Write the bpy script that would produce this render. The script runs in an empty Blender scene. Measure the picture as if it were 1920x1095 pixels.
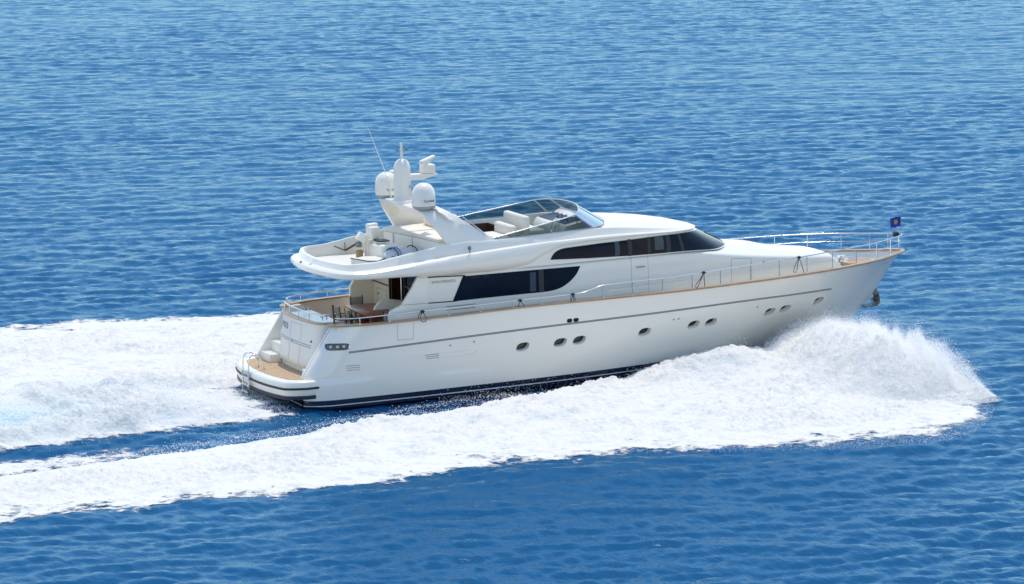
import bpy, bmesh, math, random
import numpy as np
from mathutils import Vector, Matrix
from mathutils.geometry import delaunay_2d_cdt

R = math.radians
scene = bpy.context.scene
COL = scene.collection
random.seed(4)
rng = np.random.default_rng(11)

# ------------------------------------------------------------------ camera, light, exposure
PITCH = 0.0271                                   # the yacht runs slightly bow up
cam_d = bpy.data.cameras.new("camera")
cam = bpy.data.objects.new("camera", cam_d)
COL.objects.link(cam)
scene.camera = cam
YAW, ELE, DIST = 0.421683, 0.153555, 127.601
view = Vector((math.sin(YAW) * math.cos(ELE), math.cos(YAW) * math.cos(ELE), -math.sin(ELE)))
cam.location = Vector((9.58309, 0, 3.03955)) - view * DIST
cam.rotation_euler = view.to_track_quat('-Z', 'Y').to_euler()
cam_d.sensor_width = 36
cam_d.lens = 7007.78 / 1920 * 36
cam_d.clip_start = 1
cam_d.clip_end = 20000

SUN_EL, SUN_AZ = R(71), R(50)                    # azimuth measured from +X (bow) towards +Y (port)
world = bpy.data.worlds.new("World")
scene.world = world
world.use_nodes = True
wn = world.node_tree
bg = wn.nodes["Background"]
sky = wn.nodes.new("ShaderNodeTexSky")
sky.sky_type = 'NISHITA'
sky.sun_disc = False
sky.sun_elevation = SUN_EL
sky.sun_rotation = R(90) - SUN_AZ
sky.air_density = 1.4
sky.dust_density = 0.3
sky.ozone_density = 2.0
wn.links.new(sky.outputs[0], bg.inputs[0])
bg.inputs[1].default_value = 0.15
sun_d = bpy.data.lights.new("sun", 'SUN')
sun_d.energy = 2.0
sun_d.angle = R(0.5)
sun_d.color = (1.0, 0.89, 0.72)
sun = bpy.data.objects.new("sun", sun_d)
COL.objects.link(sun)
sdir = Vector((math.cos(SUN_EL) * math.cos(SUN_AZ), math.cos(SUN_EL) * math.sin(SUN_AZ), math.sin(SUN_EL)))
sun.rotation_euler = sdir.to_track_quat('Z', 'Y').to_euler()
sun.location = (20, 20, 60)
scene.view_settings.view_transform = 'Standard'
scene.view_settings.look = 'None'
scene.view_settings.gamma = 1
scene.view_settings.exposure = 0.47
scene.render.engine = 'CYCLES'
scene.cycles.max_bounces = 12
scene.cycles.diffuse_bounces = 8
scene.cycles.transparent_max_bounces = 24
scene.cycles.caustics_reflective = False
scene.cycles.caustics_refractive = False

# ------------------------------------------------------------------ materials
def mat(name, color, rough=0.5, metal=0.0, coat=0.0, spec=0.5, noise=0.0, nscale=8.0, bump=0.0):
    m = bpy.data.materials.new(name)
    m.use_nodes = True
    nt = m.node_tree
    b = nt.nodes["Principled BSDF"]
    b.inputs["Base Color"].default_value = (*color, 1)
    b.inputs["Roughness"].default_value = rough
    b.inputs["Metallic"].default_value = metal
    b.inputs["Coat Weight"].default_value = coat
    b.inputs["Coat Roughness"].default_value = 0.08
    b.inputs["Specular IOR Level"].default_value = spec
    if noise or bump:
        tc = nt.nodes.new("ShaderNodeTexCoord")
        nz = nt.nodes.new("ShaderNodeTexNoise")
        nz.inputs["Scale"].default_value = nscale
        nz.inputs["Detail"].default_value = 5
        nt.links.new(tc.outputs["Object"], nz.inputs["Vector"])
        if noise:
            mx = nt.nodes.new("ShaderNodeMix")
            mx.data_type = 'RGBA'
            mx.inputs["A"].default_value = (*[c * (1 - noise) for c in color], 1)
            mx.inputs["B"].default_value = (*[min(1, c * (1 + noise)) for c in color], 1)
            nt.links.new(nz.outputs["Fac"], mx.inputs["Factor"])
            nt.links.new(mx.outputs["Result"], b.inputs["Base Color"])
        if bump:
            bp = nt.nodes.new("ShaderNodeBump")
            bp.inputs["Strength"].default_value = bump
            bp.inputs["Distance"].default_value = 0.02
            nt.links.new(nz.outputs["Fac"], bp.inputs["Height"])
            nt.links.new(bp.outputs["Normal"], b.inputs["Normal"])
    return m

M = {}
M['white'] = mat("white_gelcoat", (0.86, 0.81, 0.73), 0.28, coat=0.35, noise=0.02, nscale=1.5)
M['cream'] = mat("cream_gelcoat", (0.78, 0.73, 0.62), 0.4, noise=0.03, nscale=2)
M['nonskid'] = mat("deck_nonskid", (0.74, 0.72, 0.66), 0.7, noise=0.05, nscale=12, bump=0.1)
M['cushion'] = mat("cushion_vinyl", (0.78, 0.74, 0.66), 0.6, noise=0.05, nscale=6, bump=0.25)
M['grey'] = mat("grey_plastic", (0.33, 0.36, 0.36), 0.5, noise=0.06)
M['seam'] = mat("grey_seam_line", (0.33, 0.34, 0.34), 0.6, noise=0.06)  # plain mid grey for joints, vents, handles and small fittings
M['groove'] = mat("grey_rubbing_strip", (0.19, 0.20, 0.21), 0.4, noise=0.08)
M['black'] = mat("black_rubber", (0.018, 0.018, 0.02), 0.5, noise=0.2)
M['navy'] = mat("navy_antifouling", (0.012, 0.014, 0.035), 0.4, noise=0.3, nscale=5)
M['steel'] = mat("polished_steel", (0.78, 0.78, 0.77), 0.16, metal=1.0, noise=0.04)
M['brown'] = mat("dark_brown_wood", (0.07, 0.035, 0.018), 0.45, noise=0.3, nscale=10)
M['fabric'] = mat("grey_mesh_fabric", (0.36, 0.35, 0.31), 0.8, noise=0.1, nscale=30)
M['rope'] = mat("dark_rope", (0.035, 0.035, 0.04), 0.8, noise=0.3, nscale=60)
M['blue'] = mat("blue_strap", (0.05, 0.25, 0.55), 0.7, noise=0.1)
M['towel'] = mat("white_towel_cloth", (0.80, 0.79, 0.78), 0.9, noise=0.05, bump=0.4, nscale=20)
M['bundle'] = mat("pale_grey_canvas", (0.58, 0.60, 0.62), 0.8, noise=0.15, nscale=9, bump=0.5)
M['tan'] = mat("tan_rope", (0.36, 0.24, 0.12), 0.8, noise=0.3, nscale=30)
M['letter'] = mat("grey_lettering", (0.27, 0.28, 0.29), 0.4, noise=0.05)
M['letterb'] = mat("blue_lettering", (0.05, 0.10, 0.22), 0.4, noise=0.05)
M['anchor'] = mat("galvanised_anchor", (0.19, 0.21, 0.23), 0.5, metal=0.3, noise=0.3, nscale=10)
M['interior'] = mat("dark_saloon_interior", (0.34, 0.14, 0.05), 0.5, noise=0.5, nscale=2.5)
M['blind'] = mat("pale_window_blind", (0.03, 0.045, 0.07), 0.25, noise=0.2, nscale=5)
M['lens'] = mat("light_lens", (0.55, 0.55, 0.52), 0.15, noise=0.1)


def wood(name, c1, c2, sc, rough, coat=0.0, plank=0.0):
    m = mat(name, c1, rough, coat=coat)
    nt = m.node_tree
    b = nt.nodes["Principled BSDF"]
    tc = nt.nodes.new("ShaderNodeTexCoord")
    mp = nt.nodes.new("ShaderNodeMapping")
    mp.inputs["Scale"].default_value = sc
    nz = nt.nodes.new("ShaderNodeTexNoise")
    nz.inputs["Scale"].default_value = 3
    nz.inputs["Detail"].default_value = 6
    cr = nt.nodes.new("ShaderNodeValToRGB")
    cr.color_ramp.elements[0].color = (*c1, 1)
    cr.color_ramp.elements[0].position = 0.3
    cr.color_ramp.elements[1].color = (*c2, 1)
    cr.color_ramp.elements[1].position = 0.7
    nt.links.new(tc.outputs["Object"], mp.inputs[0])
    nt.links.new(mp.outputs[0], nz.inputs["Vector"])
    nt.links.new(nz.outputs["Fac"], cr.inputs[0])
    out = cr.outputs[0]
    if plank:
        wv = nt.nodes.new("ShaderNodeTexWave")
        wv.bands_direction = 'Y'
        wv.inputs["Scale"].default_value = plank
        wv.inputs["Distortion"].default_value = 0
        r2 = nt.nodes.new("ShaderNodeValToRGB")
        r2.color_ramp.elements[0].position = 0.0
        r2.color_ramp.elements[0].color = (0.25, 0.25, 0.25, 1)
        r2.color_ramp.elements[1].position = 0.08
        r2.color_ramp.elements[1].color = (1, 1, 1, 1)
        nt.links.new(tc.outputs["Object"], wv.inputs["Vector"])
        nt.links.new(wv.outputs["Fac"], r2.inputs[0])
        mx = nt.nodes.new("ShaderNodeMix")
        mx.data_type = 'RGBA'
        mx.blend_type = 'MULTIPLY'
        mx.inputs["Factor"].default_value = 1
        nt.links.new(out, mx.inputs["A"])
        nt.links.new(r2.outputs[0], mx.inputs["B"])
        out = mx.outputs["Result"]
    nt.links.new(out, b.inputs["Base Color"])
    return m


M['teak'] = wood("teak_decking", (0.45, 0.30, 0.17), (0.60, 0.43, 0.26), (0.6, 8, 8), 0.7, plank=3.2)
M['caprail'] = wood("varnished_teak_rail", (0.36, 0.22, 0.12), (0.48, 0.31, 0.18), (0.6, 6, 6), 0.45, coat=0.2)
M['mahogany'] = wood("varnished_mahogany", (0.26, 0.05, 0.018), (0.36, 0.085, 0.03), (2, 0.5, 2), 0.35, coat=0.15)


def hull_paint():
    m = mat("hull_paint_with_boot_stripe", (0.86, 0.81, 0.73), 0.2, coat=0.5)
    nt = m.node_tree
    b = nt.nodes["Principled BSDF"]
    tc = nt.nodes.new("ShaderNodeTexCoord")
    sp = nt.nodes.new("ShaderNodeSeparateXYZ")
    nt.links.new(tc.outputs["Object"], sp.inputs[0])
    cr = nt.nodes.new("ShaderNodeValToRGB")
    cr.color_ramp.interpolation = 'CONSTANT'
    mr = nt.nodes.new("ShaderNodeMapRange")
    mr.inputs["From Min"].default_value = -1
    mr.inputs["From Max"].default_value = 1
    nt.links.new(sp.outputs["Z"], mr.inputs["Value"])
    e = cr.color_ramp.elements
    e[0].position = 0; e[0].color = (0.012, 0.014, 0.035, 1)
    e[1].position = (0.07 + 1) / 2; e[1].color = (0.75, 0.74, 0.72, 1)
    a = e.new((0.10 + 1) / 2); a.color = (0.012, 0.014, 0.035, 1)
    a = e.new((0.26 + 1) / 2); a.color = (0.86, 0.81, 0.73, 1)
    nt.links.new(mr.outputs[0], cr.inputs[0])
    nt.links.new(cr.outputs[0], b.inputs["Base Color"])
    return m


M['hull'] = hull_paint()


def glass_mat(name, tint, rough=0.03):
    m = bpy.data.materials.new(name)
    m.use_nodes = True
    nt = m.node_tree
    nt.nodes.remove(nt.nodes["Principled BSDF"])
    out = nt.nodes["Material Output"]
    tr = nt.nodes.new("ShaderNodeBsdfTransparent")
    tr.inputs[0].default_value = (*tint, 1)
    gl = nt.nodes.new("ShaderNodeBsdfGlossy")
    gl.inputs["Roughness"].default_value = rough
    fr = nt.nodes.new("ShaderNodeFresnel")
    fr.inputs[0].default_value = 1.28
    mx = nt.nodes.new("ShaderNodeMixShader")
    nt.links.new(fr.outputs[0], mx.inputs[0])
    nt.links.new(tr.outputs[0], mx.inputs[1])
    nt.links.new(gl.outputs[0], mx.inputs[2])
    nt.links.new(mx.outputs[0], out.inputs[0])
    return m


M['screen'] = glass_mat("tinted_windscreen", (0.27, 0.33, 0.33))
M['glass'] = mat("dark_window_glass", (0.006, 0.010, 0.021), 0.05, spec=0.14, noise=0.5, nscale=1.2)
M['port'] = mat("dark_porthole_glass", (0.006, 0.009, 0.011), 0.06, spec=0.6, noise=0.3)

# ------------------------------------------------------------------ numeric helpers
def pchip(xs, ys):
    x = np.asarray(xs, float); y = np.asarray(ys, float)
    h = np.diff(x); d = np.diff(y) / h
    m = np.zeros_like(y)
    for i in range(1, len(x) - 1):
        if d[i - 1] * d[i] > 0:
            w1 = 2 * h[i] + h[i - 1]; w2 = h[i] + 2 * h[i - 1]
            m[i] = (w1 + w2) / (w1 / d[i - 1] + w2 / d[i])
    m[0] = d[0]; m[-1] = d[-1]
    def f(q):
        q = np.clip(q, x[0], x[-1])
        i = np.clip(np.searchsorted(x, q) - 1, 0, len(x) - 2)
        t = (q - x[i]) / h[i]
        return ((1 + 2 * t) * (1 - t) ** 2 * y[i] + t * (1 - t) ** 2 * h[i] * m[i]
                + t * t * (3 - 2 * t) * y[i + 1] + t * t * (t - 1) * h[i] * m[i + 1])
    return f


def curve_fn(pts):
    """smooth curve through points, parameter 0..1 by chord length; returns Vector"""
    P = np.array(pts, float)
    s = np.concatenate([[0], np.cumsum(np.linalg.norm(np.diff(P, axis=0), axis=1))])
    s /= s[-1]
    fs = [pchip(s, P[:, k]) for k in range(P.shape[1])]
    return lambda t: tuple(float(f(t)) for f in fs)


def sstep(a, b, x):
    t = np.clip((x - a) / (b - a), 0, 1)
    return t * t * (3 - 2 * t)

# ------------------------------------------------------------------ mesh helpers
class MB:
    def __init__(self):
        self.v = []; self.f = []

    def add(self, verts, faces):
        o = len(self.v)
        self.v += [tuple(p) for p in verts]
        self.f += [tuple(i + o for i in f) for f in faces]
        return self

    def box(self, c, s, rot=None, taper=1.0):
        x, y, z = (k / 2 for k in s)
        vs = [Vector((a * x * (taper if e > 0 else 1), b * y * (taper if e > 0 else 1), e * z))
              for e in (-1, 1) for a, b in ((-1, -1), (1, -1), (1, 1), (-1, 1))]
        if rot is not None:
            vs = [rot @ p for p in vs]
        vs = [p + Vector(c) for p in vs]
        return self.add(vs, [(3, 2, 1, 0), (4, 5, 6, 7), (0, 1, 5, 4), (1, 2, 6, 5), (2, 3, 7, 6), (3, 0, 4, 7)])

    def tube(self, pts, r, n=8, closed=False, cap=True, flat=1.0):
        P = [Vector(p) for p in pts]
        rr = r if isinstance(r, (list, tuple)) else [r] * len(P)
        rings = []
        up0 = None
        for i, p in enumerate(P):
            a = P[i - 1] if (i > 0 or closed) else p
            b = P[(i + 1) % len(P)] if (i < len(P) - 1 or closed) else p
            t = (b - a).normalized()
            ref = Vector((0, 0, 1)) if abs(t.z) < 0.95 else Vector((1, 0, 0))
            s = t.cross(ref).normalized(); u = s.cross(t)
            rings.append([p + (s * math.cos(2 * math.pi * k / n) + u * flat * math.sin(2 * math.pi * k / n)) * rr[i] for k in range(n)])
        return self.loft(rings, ring_closed=True, path_closed=closed, cap=cap)

    def loft(self, rings, ring_closed=True, path_closed=False, cap=False):
        n = len(rings[0]); m = len(rings)
        vs = [p for r in rings for p in r]
        fs = []
        for i in range(m if path_closed else m - 1):
            j = (i + 1) % m
            for k in range(n if ring_closed else n - 1):
                l = (k + 1) % n
                fs.append((i * n + k, i * n + l, j * n + l, j * n + k))
        if cap and not path_closed:
            fs.append(tuple(range(n))[::-1])
            fs.append(tuple((m - 1) * n + k for k in range(n)))
        return self.add(vs, fs)

    def lathe(self, c, prof, n=24, axis=None):
        q = axis.to_track_quat('Z', 'Y').to_matrix() if axis is not None else Matrix.Identity(3)
        rings = [[Vector(c) + q @ Vector((r * math.cos(2 * math.pi * k / n), r * math.sin(2 * math.pi * k / n), z)) for k in range(n)] for r, z in prof]
        return self.loft(rings, cap=True)

    def prism(self, poly, y0, y1):
        """outline in (x,z) extruded along y"""
        n = len(poly)
        vs = [(x, y0, z) for x, z in poly] + [(x, y1, z) for x, z in poly]
        fs = [tuple(range(n)), tuple(range(2 * n - 1, n - 1, -1))] + [(i, (i + 1) % n + 0, (i + 1) % n + n, i + n)[::-1] for i in range(n)]
        return self.add(vs, fs)

    def slab(self, poly, z0, z1):
        """outline in (x,y) extruded along z; z may be functions of (x,y)"""
        n = len(poly)
        g0 = z0 if callable(z0) else (lambda x, y: z0)
        g1 = z1 if callable(z1) else (lambda x, y: z1)
        vs = [(x, y, g0(x, y)) for x, y in poly] + [(x, y, g1(x, y)) for x, y in poly]
        fs = [tuple(range(n))[::-1], tuple(range(n, 2 * n))] + [(i, (i + 1) % n, (i + 1) % n + n, i + n) for i in range(n)]
        return self.add(vs, fs)

    def build(self, name, m, parent=None, bevel=0.0, seg=2, smooth=35, recalc=True, subsurf=0):
        me = bpy.data.meshes.new(name)
        me.from_pydata(self.v, [], self.f)
        bm = bmesh.new()
        bm.from_mesh(me)
        bmesh.ops.remove_doubles(bm, verts=bm.verts, dist=1e-5)
        if recalc:
            bmesh.ops.recalc_face_normals(bm, faces=bm.faces)
        if bevel:
            es = [e for e in bm.edges if len(e.link_faces) == 2 and e.calc_face_angle(0) > R(35)]
            bmesh.ops.bevel(bm, geom=es, offset=bevel, segments=seg, affect='EDGES', profile=0.5, clamp_overlap=True)
        bm.to_mesh(me)
        bm.free()
        return link(name, me, m, parent, smooth, subsurf)


def link(name, me, m, parent=None, smooth=35, subsurf=0):
    if me.materials:
        me.materials.clear()
    me.materials.append(M[m] if isinstance(m, str) else m)
    if smooth:
        me.shade_smooth()
        if smooth < 180:
            me.set_sharp_from_angle(angle=R(smooth))
    o = bpy.data.objects.new(name, me)
    COL.objects.link(o)
    if parent is not None:
        o.parent = parent
    if subsurf:
        s = o.modifiers.new("subdivision", 'SUBSURF')
        s.levels = s.render_levels = subsurf
    return o


def in_poly(p, poly):
    x, y = p; c = False; n = len(poly)
    for i in range(n):
        x1, y1 = poly[i]; x2, y2 = poly[(i + 1) % n]
        if (y1 > y) != (y2 > y) and x < (x2 - x1) * (y - y1) / (y2 - y1) + x1:
            c = not c
    return c


def seg_dist(p, poly):
    P = np.asarray(poly); Q = np.roll(P, -1, axis=0)
    d = Q - P; w = np.asarray(p) - P
    t = np.clip((w * d).sum(1) / np.maximum((d * d).sum(1), 1e-12), 0, 1)
    return np.sqrt(((w - d * t[:, None]) ** 2).sum(1)).min()


def surf_normal(S, a, b, h=1e-3):
    pa = (Vector(S(a + h, b)) - Vector(S(a - h, b)))
    pb = (Vector(S(a, b + h)) - Vector(S(a, b - h)))
    n = pa.cross(pb)
    return n.normalized() if n.length > 0 else Vector((0, -1, 0))


def patch(name, S, outline, m, parent=None, grid=None, holes=(), lift=0.0, flip=False, thick=0.0, normals=True):
    """triangulated piece of the surface S(a,b) inside an outline, with true holes"""
    pts = [tuple(p) for p in outline]
    edges = [(i, (i + 1) % len(pts)) for i in range(len(pts))]
    for h in holes:
        o = len(pts)
        pts += [tuple(p) for p in h]
        edges += [(o + i, o + (i + 1) % len(h)) for i in range(len(h))]
    if grid is not None:
        for g in grid:
            if in_poly(g, outline) and seg_dist(g, outline) > 0.012 and not any(in_poly(g, h) or seg_dist(g, h) < 0.03 for h in holes):
                pts.append(tuple(g))
    v2, _, tris, *_ = delaunay_2d_cdt([Vector(p) for p in pts], edges, [], 0, 1e-6)
    keep = []
    for t in tris:
        c = sum((v2[i] for i in t), Vector((0, 0))) / 3
        if in_poly(c, outline) and not any(in_poly(c, h) for h in holes):
            keep.append(t)
    sg = -1 if flip else 1
    N = [surf_normal(S, p.x, p.y) * sg for p in v2]
    V = [Vector(S(p.x, p.y)) + n * lift for p, n in zip(v2, N)]
    F = []
    for t in keep:
        n = (V[t[1]] - V[t[0]]).cross(V[t[2]] - V[t[0]])
        F.append(tuple(t) if n.dot(N[t[0]]) > 0 else tuple(t)[::-1])
    nrm = list(N)
    if thick:                                   # a skirt back to the surface gives the piece its thickness
        loops = [list(range(len(outline)))]
        nv = len(V)
        for i in loops[0]:
            V.append(V[i]); nrm.append(N[i])
        for i in loops[0]:
            V.append(V[i] - N[i] * thick); nrm.append(N[i])
        k = len(outline)
        for i in range(k):
            j = (i + 1) % k
            F.append((nv + i, nv + j, nv + k + j, nv + k + i))
    me = bpy.data.meshes.new(name)
    me.from_pydata([tuple(p) for p in V], [], F)
    o = link(name, me, m, parent, smooth=180 if normals and not thick else 30)
    if normals and not thick:
        me.normals_split_custom_set_from_vertices([tuple(n) for n in nrm])
    return o


def oval(cx, cz, w, h, slant=0.0, n=20, p=2.6):
    out = []
    for k in range(n):
        a = 2 * math.pi * k / n
        c, s = math.cos(a), math.sin(a)
        x = math.copysign(abs(c) ** (2 / p), c) * w / 2
        z = math.copysign(abs(s) ** (2 / p), s) * h / 2
        out.append((cx + x + slant * z, cz + z))
    return out


# ------------------------------------------------------------------ tagging
PM = Matrix.Rotation(-PITCH, 4, 'Y')


def tag(o, label=None, cat=None, group=None, kind=None):
    if label: o['label'] = label
    if cat: o['category'] = cat
    if group: o['group'] = group
    if kind: o['kind'] = kind
    return o


def thing(name, loc, rz, label, cat, group=None):
    """Empty standing on the (pitched) yacht at boat coordinates loc"""
    o = bpy.data.objects.new(name, None)
    COL.objects.link(o)
    W = PM @ Matrix.Translation(loc) @ Matrix.Rotation(rz, 4, 'Z')
    o.location = W.to_translation()
    o.rotation_euler = W.to_euler()
    return tag(o, label, cat, group)


def empty(name, parent):
    o = bpy.data.objects.new(name, None)
    COL.objects.link(o)
    o.parent = parent
    return o


def copy_tree(o, parent=None):
    c = o.copy()
    COL.objects.link(c)
    if parent is not None:
        c.parent = parent
    for ch in list(o.children):
        copy_tree(ch, c)
    return c


Y = thing("motor_yacht", (0, 0, 0), 0, "large white motor yacht speeding across blue sea with foaming bow wave", "yacht")

# ------------------------------------------------------------------ hull
f_sheer = pchip([1.0, 2.2, 4, 6.4, 9, 14.3, 18, 22, 24, 25], [2.65, 2.66, 2.68, 2.73, 2.78, 2.79, 2.83, 2.87, 2.89, 2.93])
f_stem = pchip([-0.9, -0.3, 0.2, 0.72, 1.54, 2.18, 2.93, 3.1], [19.5, 21.5, 22.35, 22.97, 23.83, 24.3, 24.95, 25.1])
f_g1 = pchip([0, .1, .3, .84, 1.74, 2.83, 4.4, 5.9, 8.9, 11, 17, 20, 23.5], [0, .22, .43, .80, 1.36, 1.84, 2.3, 2.6, 2.9, 3.0, 3.0, 2.9, 2.62])
f_g0 = pchip([0, 1, 2, 4, 6, 8, 10, 13, 17, 21, 23.5], [0, .26, .56, 1.15, 1.68, 2.12, 2.42, 2.68, 2.74, 2.66, 2.5])


def x_aft(z):
    return 1.07 + max(0.0, z - 1.0) * 0.68


def hull_y(x, z):
    s = max(0.0, float(f_stem(z)) - x)
    w = min(1.0, max(0.0, z / float(f_sheer(x))))
    y = float(f_g0(s)) + (float(f_g1(s)) - float(f_g0(s))) * w ** 1.15
    if x < 9.0:                                   # soft knuckle low on the after topsides
        zk = 0.93 - 0.02 * x
        y += 0.05 * float(sstep(zk + 0.03, zk - 0.03, z)) * min(1, (9.0 - x) / 7)
    d = x - x_aft(z)
    r = 1.10
    if d < r:
        q = min(1.0, (r - d) / r)
        y -= 0.45 * (1 - math.sqrt(max(0, 1 - q * q)))
    return y


def rail_b(x):
    return hull_y(x, float(f_sheer(x)) - 0.001)


def hull_edge(bottom=-0.02):
    out = []
    nz = 26
    zt = lambda x: float(f_sheer(x))
    for i in range(30):                           # bottom, aft to bow
        u = i / 30
        out.append((x_aft(0) + u * (float(f_stem(bottom)) - x_aft(0)), bottom))
    for i in range(30):                           # stem upward
        z = bottom + (2.93 - bottom) * i / 30
        out.append((float(f_stem(z)), z))
    n = 70
    xa = x_aft(2.66)
    for i in range(n + 1):                        # sheer, bow to aft
        u = i / n
        x = 24.95 + (xa - 24.95) * u ** 1.0
        out.append((x, zt(x)))
    for i in range(1, 16):                        # the raked after edge
        z = 2.66 + (bottom - 2.66) * i / 16
        out.append((x_aft(z), z))
    return out


def hull_grid():
    g = []
    for j in range(1, 24):
        v = j / 24
        for i in range(1, 110):
            u = (i / 110)
            z = v * 2.8
            xa, xb = x_aft(z), float(f_stem(z))
            x = xa + (xb - xa) * (u ** 1.25 if u < .5 else u ** 1.25)
            g.append((x, v * float(f_sheer(x))))
    return g


PORTS = [(8.74, 1.41), (10.13, 1.42), (10.84, 1.43), (13.34, 1.45), (15.3, 1.49), (16.01, 1.49), (18.52, 1.56), (19.19, 1.58), (20.73, 1.67)]
S_st = lambda x, z: (x, -hull_y(x, z), z)
S_pt = lambda x, z: (x, hull_y(x, z), z)
port_holes = [oval(x, z, 0.46, 0.29, 0.35) for x, z in PORTS]
fair_hole = [oval(10.45, 2.15, 0.19, 0.13), oval(10.69, 2.15, 0.19, 0.13)]
light_hole = oval(2.2, 2.0, 0.72, 0.21, p=4)
edge = hull_edge()
grid = hull_grid()
hull = patch("hull", S_st, edge, 'hull', Y, grid, port_holes + fair_hole + [light_hole])
hull_p = patch("hull_half", S_pt, edge, 'hull', None, grid, flip=True)
# port half, bottom and stem joined into the one hull mesh
bmh = bmesh.new()
bmh.from_mesh(hull.data)
bmh.from_mesh(hull_p.data)
bottom = MB()
rings = []
for i in range(41):
    u = i / 40
    x = x_aft(0) + u * (float(f_stem(-0.02)) - x_aft(0))
    y = hull_y(x, -0.02)
    xk = x_aft(0) + u * (float(f_stem(-0.85)) - x_aft(0))
    rings.append([(x, -y, -0.02), (xk + (x - xk) * .5, -y * .72, -0.35), (xk, 0, -0.85), (xk + (x - xk) * .5, y * .72, -0.35), (x, y, -0.02)])
bottom.loft(rings, ring_closed=False)
x0 = x_aft(0)
y0 = hull_y(x0, 0.3)
bottom.add([(x0, -2.16, .98), (x0, 2.16, .98), (x0, 2.14, -.02), (x0, 1.5, -.35), (x0, 0, -.85), (x0, -1.5, -.35), (x0, -2.14, -.02)], [tuple(range(7))])
mb_ = bpy.data.meshes.new("tmp")
mb_.from_pydata(bottom.v, [], bottom.f)
bmh.from_mesh(mb_)
# keep analytic normals: store per-loop after join
me_new = bpy.data.meshes.new("hull")
bmh.to_mesh(me_new)
bmh.free()
old = hull.data
hull.data = me_new
me_new.materials.append(M['hull'])
me_new.shade_smooth()
nn = []
for v in me_new.vertices:
    x, y, z = v.co
    if z > -0.019 and abs(abs(y) - hull_y(x, z)) < 1e-3:
        S = S_st if y <= 0 else S_pt
        n = surf_normal(S, x, z)
        nn.append(tuple(n if (n.y < 0) == (y <= 0) else -n))
    else:
        nn.append((0, 0, 0))
me_new.normals_split_custom_set_from_vertices(nn)
bpy.data.objects.remove(hull_p)


def recess(name, S, loop, depth, m, parent, glass, skew=(0, 0, 0), flip=False, pane='pane'):
    """walls and back pane of an opening in a surface"""
    sg = -1 if flip else 1
    c = np.mean(np.array(loop), axis=0)
    n = surf_normal(S, *c) * sg
    A = [Vector(S(*p)) for p in loop]
    Bk = [a - n * depth + Vector(skew) for a in A]
    rim = [a + n * 0.012 + (a - Vector(S(*c))) * 0.07 for a in A]
    rim0 = [a - n * 0.004 + (a - Vector(S(*c))) * 0.10 for a in A]
    w = MB().loft([rim0, rim, [a + n * 0.004 for a in A], Bk]).build(name, m, parent, smooth=50)
    MB().add(Bk, [tuple(range(len(Bk)))]).build(pane, glass, w, smooth=0)
    return w


for lp in port_holes:
    recess("porthole", S_st, lp, 0.17, 'white', hull, 'port', skew=(0.0, 0, 0.02), pane='glass')
for x, z in PORTS:                                # port side: flush dark lights
    lp = oval(x, z, 0.46, 0.29, 0.35)
    fr = patch("porthole", S_pt, oval(x, z, 0.52, 0.35, 0.35), 'white', hull, lift=0.012, flip=True, thick=0.014)
    patch("glass", S_pt, lp, 'port', fr, lift=0.016, flip=True)
for lp in fair_hole:
    recess("fairlead", S_st, lp, 0.10, 'steel', hull, 'black', pane='opening')
nl = recess("stern_light", S_st, light_hole, 0.06, 'steel', hull, 'groove', pane='backing')
for xx in (2.0, 2.2, 2.4):
    c = Vector(S_st(xx, 2.0)) + Vector((0, 0.03, 0))
    MB().lathe(c, [(0.0, -.03), (.05, -.03), (.055, .03), (.03, .045), (0, .05)], 12, Vector((0, -1, 0))).build("lamp", 'lens', nl)


def hull_line(xs, zf, off, side=-1):
    out = []
    for x in xs:
        z = zf(x)
        out.append((x, side * (hull_y(x, z) + off), z))
    return out


rub_z = pchip([2.5, 7.2, 13, 17.3, 21.3], [1.80, 1.97, 2.08, 2.13, 2.07])
for sd in (-1, 1):
    mb = MB()
    xs_ = np.linspace(2.55, 21.2, 90)
    mb.tube(hull_line(xs_, lambda x: float(rub_z(x)) + .024, .004, sd), 0.009, 6)
    mb.tube(hull_line(xs_, lambda x: float(rub_z(x)) - .024, .004, sd), 0.009, 6)
    o = mb.build("rub_rail", 'groove', hull)
    MB().tube(hull_line(xs_, lambda x: float(rub_z(x)), .002, sd), 0.012, 6).build("steel_insert", 'seam', o)


def vent(x0, x1, z0, n, dz, rise, parent=hull, r=0.012):
    mb = MB()
    for k in range(n):
        xs_ = np.linspace(x0 + k * .03, x1, 10)
        mb.tube(hull_line(xs_, lambda x: z0 - k * dz + (x - x0) * rise, .004), r, 6, flat=.8)
    return mb.build("hull_vent", 'seam', parent)


vent(2.42, 2.92, 1.36, 3, .075, -.02)
vent(5.2, 5.7, 1.46, 3, .06, 0.02)
# shallow moulded panel around the second vent
mb = MB()
mb.tube(hull_line(np.linspace(4.66, 6.95, 24), lambda x: 1.49 + .01 * (x - 4.7), .001), 0.012, 6)
mb.tube(hull_line(np.linspace(5.9, 6.95, 12), lambda x: 1.34 + .01 * (x - 4.7), .001), 0.012, 6)
mb.tube([(6.95 + .075 * math.sin(a), -(hull_y(6.95, 1.43) + .001), 1.4375 + .075 * math.cos(a)) for a in np.linspace(0, math.pi, 10)], 0.012, 6)
mb.build("moulded_panel_edge", 'white', hull)
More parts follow.
